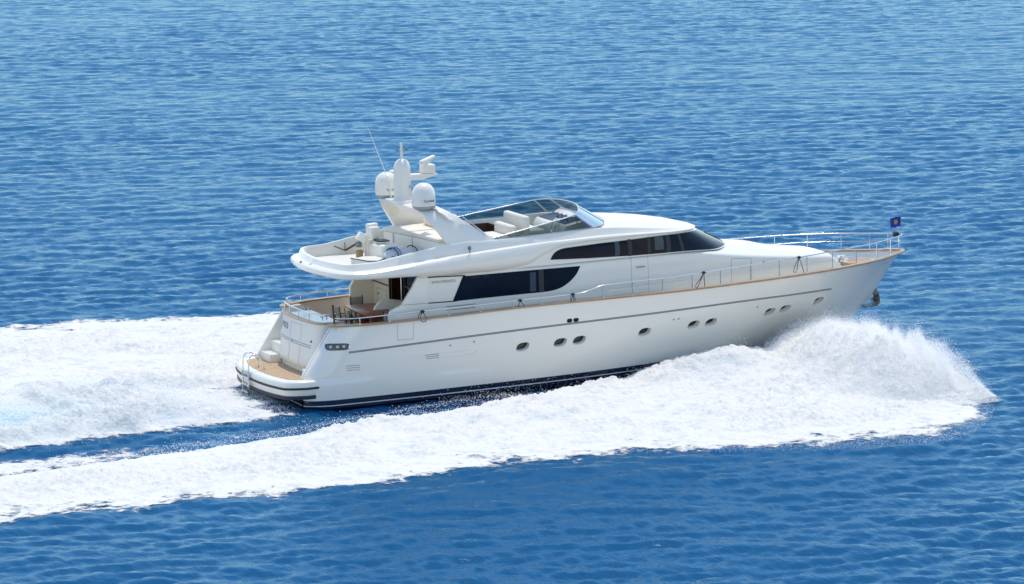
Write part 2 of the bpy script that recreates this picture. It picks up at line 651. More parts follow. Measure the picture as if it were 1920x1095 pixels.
# boarding gate seams
mb = MB()
for pl in ([(4.24, 2.6), (4.24, 2.06)], [(4.24, 2.06), (4.8, 2.06)], [(4.8, 2.06), (4.8, 2.6)]):
    (xa, za), (xb, zb) = pl
    mb.tube([(xa + (xb - xa) * t, -(hull_y(xa + (xb - xa) * t, za + (zb - za) * t) + .0), za + (zb - za) * t) for t in np.linspace(0, 1, 8)], 0.007, 5)
mb.build("boarding_gate_seam", 'seam', hull)
for (x, z) in [(6.1, 1.72), (6.95, 1.76), (14.45, 1.78), (14.65, 1.78), (17.9, 1.83)]:
    c = S_st(x, z)
    MB().lathe(c, [(0, -.01), (.035, -.01), (.035, .012), (.015, .02), (0, .02)], 12, surf_normal(S_st, x, z)).build("discharge_fitting", 'seam', hull)

# cap rail: one continuous teak moulding round the bow
def rail_path(zoff, inset, x0=2.25):
    pts = []
    n = 110
    for i in range(n + 1):
        u = i / n
        x = x0 + (24.93 - x0) * (1 - (1 - u) ** 1.5)
        pts.append((x, -max(0.0, rail_b(x) - inset), float(f_sheer(x)) + zoff))
    full = pts + [(x, -y, z) for x, y, z in pts[::-1]]
    return full


pth = rail_path(0.0, 0.05)
start = [(2.22, -2.05, 2.665), (2.20, -2.1, 2.662), (2.19, -2.25, 2.66), (2.21, -2.37, 2.66), (2.26, -2.45, 2.66)]
full = start + pth[3:-3] + [(x, -y, z) for x, y, z in start[::-1]]
# drop duplicate centre points
clean = [full[0]]
for p in full[1:]:
    if (Vector(p) - Vector(clean[-1])).length > 0.03:
        clean.append(p)
rings = []
for i, p in enumerate(clean):
    a = Vector(clean[max(0, i - 1)]); b = Vector(clean[min(len(clean) - 1, i + 1)])
    t = (b - a); t.z = 0; t.normalize()
    s = Vector((t.y, -t.x, 0))
    p = Vector(p)
    w = 0.10
    rings.append([p + s * w * k + Vector((0, 0, h)) for k, h in ((-1, -.025), (1.15, -.025), (1.3, .0), (1.15, .028), (-1, .028))])
MB().loft(rings, cap=True).build("cap_rail", 'caprail', Y, smooth=60)

# bulwark inner faces and decks
def bulwark(side, x0, x1, zlow, m, inset=0.14):
    rings = []
    for x in np.linspace(x0, x1, 60):
        zt = float(f_sheer(x)) - .02
        rings.append([(min(x, float(f_stem(z)) - .12), side * max(.01, hull_y(x, z) - inset * .8), z) for z in np.linspace(zt, zlow, 5)])
    return MB().loft(rings, ring_closed=False)


for sd in (-1, 1):
    bulwark(sd, 2.3, 21.5, 1.9, None).build("bulwark", 'cream', Y, recalc=False)
    bulwark(sd, 21.3, 24.86, 2.35, None).build("foredeck_bulwark", 'white', Y, recalc=False)


def deck(xs_, zf, inset, name, m, parent):
    rings = [[(x, -max(0.01, hull_y(x, zf(x)) - .05), zf(x)), (x, max(0.01, hull_y(x, zf(x)) - .05), zf(x))] for x in xs_]
    return MB().loft(rings, ring_closed=False).build(name, m, parent, recalc=False)


side_deck = deck(np.linspace(2.2, 21.6, 60), lambda x: 1.95, 0.15, "main_deck", 'teak', Y)
fdk = deck(np.linspace(21.4, 24.52, 30), lambda x: 2.6, 0.13, "foredeck", 'nonskid', Y)
MB().box((22.9, 0, 2.612), (2.0, 1.5, .02)).build("teak_panel", 'teak', fdk)
MB().box((21.45, 0, 2.42), (.06, 2.3, .34)).build("step_face", 'white', fdk)
# foredeck gear: windlass, cleats
mb = MB()
mb.lathe((22.55, 0.15, 2.62), [(.16, 0), (.16, .1), (.10, .12), (.10, .22), (.14, .24), (.14, .28), (0, .3)], 16)
mb.tube([(22.55, .15, 2.72), (22.55, -.2, 2.72)], .08, 12)
mb.build("windlass", 'steel', Y, smooth=40)
for (x, y) in [(23.3, .62), (23.3, -.62)]:
    mb = MB()
    mb.box((x, y, 2.63), (.36, .12, .03))
    mb.tube([(x - .22, y, 2.71), (x + .22, y, 2.71)], .025, 8)
    mb.tube([(x - .1, y, 2.63), (x - .1, y, 2.71)], .022, 8)
    mb.tube([(x + .1, y, 2.63), (x + .1, y, 2.71)], .022, 8)
    mb.build("cleat", 'steel', Y)

# ------------------------------------------------------------------ guard rails
f_rz = pchip([2.3, 2.9, 4.2, 6.1, 9.1, 10.95, 11.15, 11.75, 14.3, 17.4, 19.8, 22.1, 25], [2.89, 2.90, 2.93, 2.97, 3.02, 3.05, 3.10, 3.24, 3.29, 3.40, 3.47, 3.50, 3.50])
ST = [2.98, 4.0, 6.07, 7.2, 8.37, 9.43, 10.5, 11.7, 12.8, 13.93, 15.08, 16.2, 17.41, 18.6, 19.79, 20.95, 22.09, 23.2, 24.06, 24.62]


def rp(x, side, z, inset=0.05):
    return (x, side * max(0.03, rail_b(min(x, 24.9)) - inset), z)


gr = empty("guard_rail", Y)
xs_ = 2.42 + (24.88 - 2.42) * (1 - (1 - np.linspace(0, 1, 140)) ** 1.4)
sb = [rp(x, -1, float(f_rz(x))) for x in xs_]
sb = [(2.30, -2.2, 2.89), (2.32, -2.35, 2.89)] + sb
top = sb + [(24.97, 0, 3.5)] + [(x, -y, z) for x, y, z in sb[::-1]]
MB().tube(top, 0.021, 8).build("top_rail", 'steel', gr, smooth=180)
low = [rp(x, -1, (float(f_rz(x)) + float(f_sheer(x))) / 2 + .02) for x in xs_ if x > 11.7 and x < 24.8]
MB().tube(low + [(x, -y, z) for x, y, z in low[::-1]], 0.008, 6).build("middle_wire", 'steel', gr, smooth=180)
for sd in (-1, 1):
    for x in ST:
        zb = float(f_sheer(x)) + .02
        p0 = rp(x, sd, zb); p1 = rp(x, sd, float(f_rz(x)))
        MB().tube([p0, (p0[0], p0[1], zb + .02), (p0[0], p0[1], zb + .02), p1], [.032, .028, .016, .015], 8).build("stanchion", 'steel', gr)

# ------------------------------------------------------------------ swim platform, transom and stern
sp_out = []
for t in np.linspace(-1, 1, 41):
    y = 2.62 * t
    a = abs(t)
    x = 0.10 + 0.42 * a ** 2.4 + (0.55 * max(0, (a - .86) / .14) ** 2)
    sp_out.append((x, y))
plat_poly = sp_out + [(1.75, 2.60), (1.75, -2.60)]
mb = MB()
levels = [(.34, .10), (.36, .06), (.62, .015), (.86, 0), (.93, .025), (.955, .08)]
rings = []
for z, ins in levels:
    rings.append([(x + ins * (1 if x < 1.5 else 0), y * (1 - ins / 3.4), z) for x, y in plat_poly])
mb.loft(rings, cap=True)
plat = mb.build("swim_platform", 'white', Y, smooth=50)
tk = [(max(x + .30, .2), y * .90) for x, y in sp_out] + [(1.6, 2.2), (1.6, -2.2)]
MB().slab(tk, .945, .963).build("teak_deck", 'teak', plat)
for zc, hh, m, o in ((.715, .036, 'black', .016), (.415, .062, 'navy', -.026)):
    rings = []
    path = [(1.60, -2.615)] + [p for p in sp_out] + [(1.60, 2.615)]
    for i, (x, y) in enumerate(path):
        a = path[max(0, i - 1)]; b = path[min(len(path) - 1, i + 1)]
        t = Vector((b[0] - a[0], b[1] - a[1])).normalized()
        n = Vector((-t.y, t.x)) if True else None
        if n.dot(Vector((x - 1.2, y))) < 0: n = -n
        q = [(o - .03, -hh), (o, -hh), (o + .006, 0), (o, hh), (o - .03, hh)]
        rings.append([(x + n.x * k, y + n.y * k, zc + h) for k, h in q])
    MB().loft(rings, cap=True).build("fender_strip", m, plat, smooth=60)
for (x, y) in [(.36, 1.95), (.72, -1.85)]:
    mb = MB()
    mb.tube([(x, y - .06, .96), (x, y - .06, 1.05)], .012, 6)
    mb.tube([(x, y + .06, .96), (x, y + .06, 1.05)], .012, 6)
    mb.tube([(x, y - .06, 1.02), (x, y + .06, 1.02)], .012, 6)
    mb.build("cleat", 'steel', plat)

# swim ladder: two hoops, flat side rails and treads down the platform edge
lad = empty("swim_ladder", Y)
for y in (.62, .08):
    hoop = [(.06, y, .18), (.06, y, 1.10), (.09, y, 1.35), (.18, y, 1.48), (.32, y, 1.50), (.46, y, 1.40), (.56, y, 1.2), (.62, y, .96)]
    cf = curve_fn(hoop)
    MB().tube([cf(t) for t in np.linspace(0, 1, 30)], .022, 8).build("handrail", 'steel', lad, smooth=180)
    MB().tube([(-.0, y - .09, .15), (-.0, y - .09, .98)], .022, 8).build("handrail", 'steel', lad, smooth=180)
for z in (.98, .74, .5, .26):
    MB().box((.02, .31, z), (.10, .62, .03)).build("tread", 'steel', lad, bevel=.008)


def tx(y, z):
    return 1.46 + max(0, z - 1.0) * .13 + .055 * y * y


S_tr = lambda y, z: (tx(y, z), y, z)
tro = [(1.1, 1.0), (1.1, 2.63), (-1.15, 2.63), (-1.15, 1.0)]
ys_ = np.linspace(1.1, -1.1, 15)
mb = MB()
rings = []
prof = []
for y in np.linspace(1.15, -1.55, 18):
    prof.append((0, y))
for a in np.linspace(0, 90, 8)[1:]:
    prof.append((.28 * (1 - math.cos(R(a))), -1.55 - .28 * math.sin(R(a))))
prof.append((.8, -1.83))
for z in [.95, 1.10, 1.12, 1.16, 1.3, 1.6, 1.9, 2.2, 2.5, 2.6, 2.63]:
    rc = .10 if z < 1.11 else (.03 if z < 1.13 else 0)      # toe recess
    rg = [(tx(y, z) + dx + rc, y, z) for dx, y in prof]
    rg += [(2.75, -1.83, z), (2.75, 1.15, z)]
    rings.append(rg)
tran = MB().loft(rings, cap=True).build("transom", 'white', Y, smooth=40)
cap = [(tx(y, 2.65) - .03 + dx, y - (.02 if dx > .1 else 0)) for dx, y in prof]
capi = [(x + .2, y + (.16 if y < -1.5 else 0)) for x, y in cap]
mb = MB()
mb.loft([[(x, y, 2.635), (x, y, 2.675), (xi, yi, 2.675), (xi, yi, 2.635)] for (x, y), (xi, yi) in zip(cap, capi)], cap=True)
mb.build("teak_cap", 'caprail', tran, smooth=50)


def strip(S, a, b, r, n=12, lift=0.0, flip=False):
    out = []
    for t in np.linspace(0, 1, n):
        u = a[0] + (b[0] - a[0]) * t; v = a[1] + (b[1] - a[1]) * t
        out.append(tuple(Vector(S(u, v)) + Vector((-lift, 0, 0))))
    return out


mb = MB()
for k in (1.86, 1.93):
    mb.tube(strip(S_tr, (1.1, k), (-1.5, k - .02), .01), .013, 6)
for y in (.12, -.75):
    mb.tube(strip(S_tr, (y, 1.2), (y, 1.82), .01), .006, 5)
for y in (.12, -.75):
    mb.tube(strip(S_tr, (y, 1.98), (y, 2.5), .01), .006, 5)
mb.tube(strip(S_tr, (.12, 2.5), (-.75, 2.5), .01), .006, 5)
mb.build("garage_door_seam", 'seam', tran)
MB().lathe(S_tr(-.1, 1.9), [(0, -.02), (.03, -.02), (.03, .03), (0, .03)], 10, Vector((-1, 0, 0))).build("latch", 'grey', tran)
MB().lathe(S_tr(-1.5, 2.05), [(0, -.02), (.035, -.02), (.035, .03), (0, .03)], 10, Vector((-1, 0, 0))).build("shower_fitting", 'black', tran)


def text(name, body, size, M4, m, parent, depth=0.004, align='LEFT', space=1.0):
    cu = bpy.data.curves.new(name, 'FONT')
    cu.body = body
    cu.size = size
    cu.extrude = depth
    cu.align_x = align
    cu.space_character = space
    cu.materials.append(M[m])
    tmp = bpy.data.objects.new(name, cu)
    COL.objects.link(tmp)
    me = bpy.data.meshes.new_from_object(tmp.evaluated_get(bpy.context.evaluated_depsgraph_get()))
    bpy.data.objects.remove(tmp)
    o = bpy.data.objects.new(name, me)
    COL.objects.link(o)
    o.parent = parent
    o.matrix_local = M4
    return o


def frame(loc, xdir, zdir):
    x = Vector(xdir).normalized(); z = Vector(zdir)
    z = (z - x * z.dot(x)).normalized()
    y = z.cross(x)
    return Matrix(((x.x, y.x, z.x, loc[0]), (x.y, y.y, z.y, loc[1]), (x.z, y.z, z.z, loc[2]), (0, 0, 0, 1)))


n = surf_normal(S_tr, .78, 2.3)
if n.x > 0: n = -n
for k, ch_ in enumerate("POS"):
    yy_ = .96 - .24 * k
    n = surf_normal(S_tr, yy_, 2.3)
    if n.x > 0: n = -n
    text("lettering", ch_, .30, frame(Vector(S_tr(yy_, 2.2)) + n * .012, Vector(S_tr(yy_ - .05, 2.2)) - Vector(S_tr(yy_ + .05, 2.2)), n), 'letter', tran, align='CENTER')

# port and starboard boarding steps beside the transom
for sd in (-1, 1):
    mb = MB()
    i0 = 1.16 if sd > 0 else 1.84
    for k, (xa, zt) in enumerate(((1.22, 1.24), (1.60, 1.58), (1.95, 1.92))):
        w = (2.18 - i0)
        mb.box((xa + .62, sd * (i0 + w / 2), (zt + .93) / 2), (1.24, w, zt - .93))
    mb.build("boarding_steps", 'white', Y, bevel=.02)
    # inner face of the raked quarter wing
    wing = [(x_aft(z) - .02, z) for z in np.linspace(.95, 2.64, 12)] + [(2.85, 2.64), (2.85, .95)]
    MB().prism(wing, sd * 2.205, sd * 2.10).build("quarter_wing_lining", 'white', Y, bevel=.015)
    # wing top filling between lining and hull
    MB().box((2.55, sd * 2.33, 2.61), (.55, .42, .06)).build("quarter_wing_top", 'white', Y)
# stern rail above the transom
srl = empty("stern_rail", Y)
tp = [(2.15, 2.2, 2.92), (2.0, 1.75, 2.93), (1.85, 1.05, 2.94), (1.80, .4, 2.94), (1.80, -.3, 2.94), (1.86, -1.1, 2.94), (2.05, -1.6, 2.94), (2.55, -1.74, 2.94)]
cf = curve_fn(tp)
MB().tube([cf(t) for t in np.linspace(0.18, 1, 30)], .021, 8).build("top_rail", 'steel', srl, smooth=180)
for t in (.2, .36, .55, .74, .98):
    p = cf(t)
    MB().tube([(p[0], p[1], 2.66), p], .019, 8).build("stanchion", 'steel', srl)
MB().tube([(1.9, 1.08, 2.82), (2.2, 1.08, 2.82), (2.5, 1.08, 2.82)], .016, 8).build("gate_bar", 'steel', srl)
for (x, y) in ((2.35, 2.35), (2.35, -1.15), (2.5, .9)):
    mb = MB()
    mb.tube([(x - .16, y, 2.78), (x + .16, y, 2.78)], .022, 8)
    mb.tube([(x - .07, y, 2.66), (x - .07, y, 2.78)], .02, 8)
    mb.tube([(x + .07, y, 2.66), (x + .07, y, 2.78)], .02, 8)
    mb.build("cleat", 'steel', Y)
# wooden ensign staff in the starboard gap
MB().tube([(2.36, -1.93, 1.95), (2.38, -1.93, 2.8), (2.33, -1.93, 3.28)], [.035, .032, .026], 8).build("ensign_staff", 'brown', Y, smooth=60)

# ------------------------------------------------------------------ deckhouse
f_hw = pchip([4, 12, 14, 15.5, 17, 18.5, 20, 21.3, 21.9], [2.38, 2.38, 2.36, 2.28, 2.12, 1.96, 1.72, 1.42, 1.30])
f_zt = pchip([4, 14, 15.5, 17, 18, 20, 21.3, 21.38], [4.02, 4.02, 3.95, 3.74, 3.60, 3.36, 3.22, 3.21])
f_cr = pchip([4, 16, 17.6, 18.7, 19.5, 20.8, 21.9], [.02, .10, .22, .24, .14, .05, .05])


def house_y(x, z):
    return float(f_hw(x)) - .035 * (z - 1.95)


rings = []
for x in list(np.linspace(5.55, 15, 24)) + list(np.linspace(15.4, 21.38, 26)):
    zt = float(f_zt(x)); c = float(f_cr(x)); rs = .10
    half = [(house_y(x, z), z) for z in np.linspace(float(np.interp(x, [18.5, 20.8], [1.94, 2.55])), zt - rs, 8)]
    yk = house_y(x, zt)
    half += [(yk - .012, zt - .06), (yk - .05, zt - .015), (yk - .12, zt + .012)]
    for q in (.8, .6, .4, .2, 0.0):
        half.append(((yk - .12) * q, zt + .02 + c * (1 - q * q)))
    rings.append([(x, -y, z) for y, z in half] + [(x, y, z) for y, z in half[::-1][1:]])
# sloping fore end of the trunk
last = rings[-1]
endr = [(x + .48 - .0 * abs(y), y * .985, min(z, 2.72)) for x, y, z in last]
rings.append(endr)
house = MB().loft(rings, ring_closed=False).build("deckhouse", 'white', Y, smooth=40, recalc=True)
S_ho = lambda x, z: (x, -house_y(x, z), z)
S_hp = lambda x, z: (x, house_y(x, z), z)
wing_o = [(4.15, 1.95), (4.15, 2.82), (4.25, 2.98), (4.45, 3.06), (4.62, 3.12), (4.98, 3.62), (5.22, 4.02), (5.6, 4.05), (5.6, 1.95)]
wing_p = [(4.55, 1.95), (4.62, 3.12), (4.98, 3.62), (5.22, 4.02), (5.6, 4.05), (5.6, 1.95)]
for sd in (-1, 1):
    MB().prism(wing_o if sd < 0 else wing_p, sd * 2.36, sd * 2.22).build("house_wing", 'white', Y, bevel=.03, seg=3)

# main saloon window (both sides), with its thin pinstripes
WA = [(6.86, 3.89), (8, 3.885), (9.5, 3.875), (11.17, 3.86), (11.06, 3.66), (10.9, 3.48), (10.7, 3.33), (10.45, 3.20), (10.2, 3.13), (9.9, 3.10), (8.5, 3.10), (7.5, 3.095), (6.46, 3.08)]


_c = curve_fn([(11.17, 3.86), (11.06, 3.66), (10.9, 3.48), (10.7, 3.33), (10.45, 3.20), (10.2, 3.135), (9.9, 3.105), (9.6, 3.10)])
WA = [(6.86, 3.89), (8, 3.885), (9.5, 3.875)] + [_c(t) for t in np.linspace(0, 1, 26)] + [(8.5, 3.10), (7.5, 3.095), (6.46, 3.08)]


def dense(poly, step=.15):
    out = []
    for i in range(len(poly)):
        a = np.array(poly[i]); b = np.array(poly[(i + 1) % len(poly)])
        k = max(1, int(np.linalg.norm(b - a) / step))
        for j in range(k):
            out.append(tuple(a + (b - a) * j / k))
    return out


def gridpts(x0, x1, nx, z0, z1, nz):
    return [(x, z) for x in np.linspace(x0, x1, nx) for z in np.linspace(z0, z1, nz)]


for S, fl in ((S_ho, False), (S_hp, True)):
    w = patch("saloon_window", S, dense(WA), 'glass', house, gridpts(6.5, 11.2, 30, 3.1, 3.9, 6), lift=.016, flip=fl, thick=.02)
    for a, b in ((9.62, 9.8),):
        patch("mullion", S, dense([(a, 3.12), (b, 3.12), (b, 3.86), (a, 3.86)]), 'black', w, lift=.019, flip=fl)
    patch("blind", S, dense([(9.28, 3.16), (9.5, 3.16), (9.52, 3.8), (9.3, 3.8)]), 'blind', w, lift=.0185, flip=fl)
    mb = MB()
    sg = -1 if S is S_ho else 1
    for z0, z1, xa, xb in ((3.985, 3.905, 5.25, 6.95), (3.125, 3.085, 4.66, 6.6)):
        ln = []
        for x in np.linspace(xa, xb, 16):
            yy = house_y(x, 3.5) if x > 5.6 else 2.36
            ln.append((x, sg * (max(house_y(x, z1), yy - .02) + .004), z0 + (z1 - z0) * (x - xa) / (xb - xa)))
        mb.tube(ln, .019, 6)
    mb.build("pinstripe", 'black', house, smooth=60)
text("lettering", "SANLORENZO", .125, frame((5.72, -house_y(6, 3.78) - .01, 3.745), (1, 0, -.02), (0, -1, 0)), 'letter', house, space=1.1)

# side door, handle, hatch, vents on the house side
mb = MB()
for x in (13.08, 13.72):
    mb.tube([(x, -house_y(x, z) - .0, z) for z in np.linspace(2.3, 4.0, 10)], .006, 5)
mb.build("side_door_seam", 'seam', house)
MB().box((13.43, -house_y(13.4, 3.63) - .02, 3.635), (.32, .03, .045)).build("door_handle", 'seam', house, bevel=.01)
mb = MB()
hx0, hx1, hz0, hz1 = 17.02, 17.84, 2.75, 3.56
for a, b in (((hx0, hz0), (hx0, hz1)), ((hx0, hz1), (hx1, hz1 - .06)), ((hx1, hz1 - .06), (hx1, hz0))):
    mb.tube([S_ho(a[0] + (b[0] - a[0]) * t, a[1] + (b[1] - a[1]) * t) for t in np.linspace(0, 1, 8)], .008, 5)
mb.build("locker_door_seam", 'seam', house)
MB().box((17.42, -house_y(17.4, 3.24) - .012, 3.24), (.3, .03, .03), Matrix.Rotation(R(-8), 3, 'Z')).build("locker_handle", 'steel', house, bevel=.008)
MB().lathe(S_ho(18.35, 3.30), [(0, -.02), (.05, -.02), (.05, .015), (.02, .02), (0, .02)], 12, Vector((0, -1, 0))).build("vent_fitting", 'grey', house)
mb = MB()
for k in range(3):
    mb.box((6.75, -house_y(6.7, 2.8) - .006, 2.93 - k * .06), (1.05, .016, .022))
mb.build("engine_room_grille", 'seam', house)

# ruled upper wall: sill curve to roof curve; windscreen glass wraps round its front
Lp = [(5.3, 2.36, 4.0), (9, 2.36, 4.0), (13, 2.35, 4.0), (14.5, 2.31, 4.0), (15.6, 2.19, 3.97), (16.5, 1.86, 3.90), (17.15, 1.28, 3.87), (17.55, .65, 3.86), (17.68, 0, 3.86)]
Up = [(5.3, 2.30, 4.72), (9, 2.30, 4.72), (12.4, 2.30, 4.72), (13.6, 2.27, 4.72), (14.6, 2.16, 4.71), (15.4, 1.84, 4.68), (15.95, 1.25, 4.62), (16.25, .63, 4.58), (16.35, 0, 4.56)]
tt = np.linspace(0, 1, len(Lp))
fL = [pchip(tt, [p[k] for p in Lp]) for k in range(3)]
fU = [pchip(tt, [p[k] for p in Up]) for k in range(3)]


def S_up(t, w):
    s = 1
    if t > 1:
        t = 2 - t; s = -1
    t = max(0, min(1, t))
    a = [float(f(t)) for f in fL]; b = [float(f(t)) for f in fU]
    p = [a[k] + (b[k] - a[k]) * w for k in range(3)]
    return (p[0], -p[1] * s, p[2])


rings = [[S_up(t, w) for w in np.linspace(0, 1, 6)] for t in np.linspace(0, 2, 121)]
upper = MB().loft(rings, ring_closed=False).build("pilothouse", 'white', Y, smooth=60)


def t_of_x(x, w):
    lo, hi = 0.0, 1.0
    for _ in range(40):
        m_ = (lo + hi) / 2
        if S_up(m_, w)[0] < x: lo = m_
        else: hi = m_
    return (lo + hi) / 2


def w_of(z, x):
    return (z - 4.0) / .72


lowB = [(10.06, 4.17), (11.5, 4.10), (13.0, 4.05), (14.3, 4.03)]
topB = [(10.06, 4.17), (10.14, 4.30), (10.27, 4.42), (10.45, 4.49), (10.62, 4.515), (10.9, 4.53), (12, 4.57), (13.2, 4.60), (14.3, 4.63)]
_c = curve_fn(topB[:6])
topB = [_c(t) for t in np.linspace(0, 1, 16)] + topB[6:]
out = []
for x, z in lowB:
    w = w_of(z, x); out.append((t_of_x(x, w), w))
tl = out[-1][0]
mid = [(t, .04 + .0 * t) for t in np.linspace(tl, 1.0, 18)[1:]]
out += mid
tops = []
for x, z in topB[1:]:
    w = w_of(z, x); tops.append((t_of_x(x, w), w))
tr_ = tops[-1][0]
tops_f = [(t, .875 + .03 * (t - tr_) / (1 - tr_)) for t in np.linspace(tr_, 1.0, 18)[1:]]
half_poly = out + tops_f[::-1] + tops[::-1]
# mirrored half follows in t -> 2-t
full_poly = out + [(2 - t, w) for t, w in out[::-1][1:]] + [(2 - t, w) for t, w in tops] + [(2 - t, w) for t, w in tops_f][1:] if False else None
left = out[:-1] + [(1.0, .04)]
right_low = [(2 - t, w) for t, w in out[::-1][1:]]
right_top = [(2 - t, w) for t, w in tops]
right_topf = [(2 - t, w) for t, w in tops_f]
poly = left + right_low + right_top + right_topf + tops_f[::-1][1:] + tops[::-1]
dp = []
for i in range(len(poly)):
    a = np.array(poly[i]); b = np.array(poly[(i + 1) % len(poly)])
    if np.linalg.norm(b - a) < 1e-6: continue
    k = max(1, int(abs(b[0] - a[0]) / .012))
    for j in range(k): dp.append(tuple(a + (b - a) * j / k))
gp = [(t, w) for t in np.linspace(.3, 1.7, 110) for w in (.2, .35, .5, .65, .8)]
wind = patch("pilothouse_window", S_up, dp, 'glass', upper, gp, lift=.014, thick=.016, flip=surf_normal(S_up, .5, .5).y > 0)
FLU = surf_normal(S_up, .5, .5).y > 0


def up_quad(x0, x1, w0, w1, m, name, lift=.017, shear=0.0, parent=wind):
    q = []
    for x, w in ((x0, w0), (x1, w0), (x1 + shear, w1), (x0 + shear, w1)):
        q.append((t_of_x(x, w), w))
    d = []
    for i in range(4):
        a = np.array(q[i]); b = np.array(q[(i + 1) % 4])
        for j in range(6): d.append(tuple(a + (b - a) * j / 6))
    for s in (False, True):
        dd = [(2 - t, w) for t, w in d] if s else d
        patch(name, S_up, dd, m, parent, lift=lift, flip=FLU)


up_quad(12.45, 12.62, .12, .80, 'blind', "blind")
up_quad(12.95, 13.08, .06, .85, 'black', "mullion")
up_quad(13.70, 13.80, .06, .86, 'black', "mullion")
up_quad(13.98, 14.32, .22, .84, 'blind', "blind")
up_quad(14.42, 14.58, .06, .87, 'black', "mullion")
up_quad(15.02, 15.14, .06, .88, 'black', "mullion", shear=-.12)
# front wipers
for t0, t1 in ((.93, .86), (1.07, 1.14)):
    pts = [tuple(Vector(S_up(t0 + (t1 - t0) * k, .06 + .6 * k)) + Vector((.03, 0, .02))) for k in np.linspace(0, 1, 6)]
    MB().tube(pts, .012, 6).build("wiper", 'black', wind)

# ------------------------------------------------------------------ flybridge moulding (rings of plan contours)
NX = [2.12, 2.18, 2.32, 2.52, 2.95, 3.6, 5, 7, 8.2, 9.2, 9.9, 10.6, 12, 13.5, 14.6, 15.4, 15.97, 16.32, 16.44]
NY = [0, .9, 1.75, 2.30, 2.66, 2.74, 2.75, 2.71, 2.64, 2.55, 2.48, 2.44, 2.42, 2.40, 2.30, 2.0, 1.38, .68, 0]
NZ = [4.25, 4.25, 4.25, 4.25, 4.25, 4.26, 4.34, 4.40, 4.44, 4.50, 4.62, 4.70, 4.74, 4.74, 4.72, 4.70, 4.66, 4.62, 4.60]
BI = [.10, .10, .10, .10, .10, .10, .14, .26, .27, .20, .145, .11, .10, .11, .13, .13, .12, .10, .08]
BZ = [4.13, 4.13, 4.13, 4.13, 4.13, 4.12, 4.08, 4.00, 3.97, 4.04, 4.36, 4.60, 4.66, 4.69, 4.68, 4.66, 4.62, 4.57, 4.55]
CZ = [4.40, 4.40, 4.40, 4.40, 4.40, 4.41, 4.53, 4.68, 4.74, 4.78, 4.80, 4.81, 4.83, 4.80, 4.76, 4.73, 4.68, 4.64, 4.62]
CI = [.26, .26, .26, .26, .26, .26, .27, .25, .22, .19, .15, .13, .12, .11, .10, .09, .08, .06, .05]
TZ = [4.58, 4.58, 4.59, 4.60, 4.62, 4.63, 4.83, 5.06, 5.01, 5.01, 5.02, 5.04, 5.07, 4.96, 4.84, 4.755, 4.70, 4.655, 4.635]
TI = [.36, .36, .36, .36, .36, .36, .36, .34, .30, .27, .24, .22, .21, .22, .22, .20, .16, .11, .08]
K = len(NX)
tt = np.linspace(0, 1, K)
fx, fy_, fz = pchip(tt, NX), pchip(tt, NY), pchip(tt, NZ)
fbi, fbz, fci, fcz, fti, ftz = (pchip(tt, a) for a in (BI, BZ, CI, CZ, TI, TZ))


def nose(t):
    return Vector((float(fx(t)), float(fy_(t))))


def inward(t):
    a = nose(max(0, t - .002)); b = nose(min(1, t + .002))
    d = (b - a).normalized()
    return Vector((d.y, -d.x))


def fb_pt(t, ins, z):
    """point inset from the nose contour; t in 0..2 runs stern - starboard - bow - port"""
    s = -1
    if t > 1:
        t = 2 - t; s = 1
    p = nose(t)
    nrm = inward(t)
    q = p + nrm * ins
    if t < 1e-6 or t > 1 - 1e-6: q.y = 0
    return (q.x, s * max(0, q.y), z)


def half_t(t):
    return t if t <= 1 else 2 - t


tq = sorted(set(np.round(np.concatenate([np.linspace(0, 1, 141)]), 6)))
tfull = list(tq) + [2 - t for t in tq[::-1][1:-1]]
lev = []
rings = []
T_IN = 0.645                                     # where the open cockpit coaming ends and the roof begins
for t in tfull:
    h = half_t(t)
    bi, bz, ci, cz, ti, tz, nz_ = (float(f(h)) for f in (fbi, fbz, fci, fcz, fti, ftz, fz))
    r = [fb_pt(t, bi + .30, bz + .0), fb_pt(t, bi + .03, bz), fb_pt(t, bi * .55, bz + (nz_ - bz) * .22), fb_pt(t, bi * .16, bz + (nz_ - bz) * .6), fb_pt(t, 0, nz_),
         fb_pt(t, ci * .10, nz_ + (cz - nz_) * .5), fb_pt(t, ci * .38, nz_ + (cz - nz_) * .86), fb_pt(t, ci * .75, nz_ + (cz - nz_) * .99), fb_pt(t, ci, cz),
         fb_pt(t, ci + .012, cz + .012), fb_pt(t, ti - .03, tz - .03), fb_pt(t, ti - .012, tz - .006), fb_pt(t, ti + .02, tz), fb_pt(t, ti + .09, tz)]
    rings.append(r)
fly = MB().loft(rings, ring_closed=False, path_closed=True)
# underside sheet
und = [fb_pt(t, float(fbi(half_t(t))) + .29, float(fbz(half_t(t))) + .001) for t in tfull]
n_ = len(tq)
for i in range(n_ - 1):
    a = und[i]; b = und[i + 1]
    if b[0] > 9.5: break
    fly.add([a, b, (b[0], -b[1], b[2]), (a[0], -a[1], a[2])], [(0, 1, 2, 3)])
fly = fly.build("flybridge", 'white', Y, smooth=32)
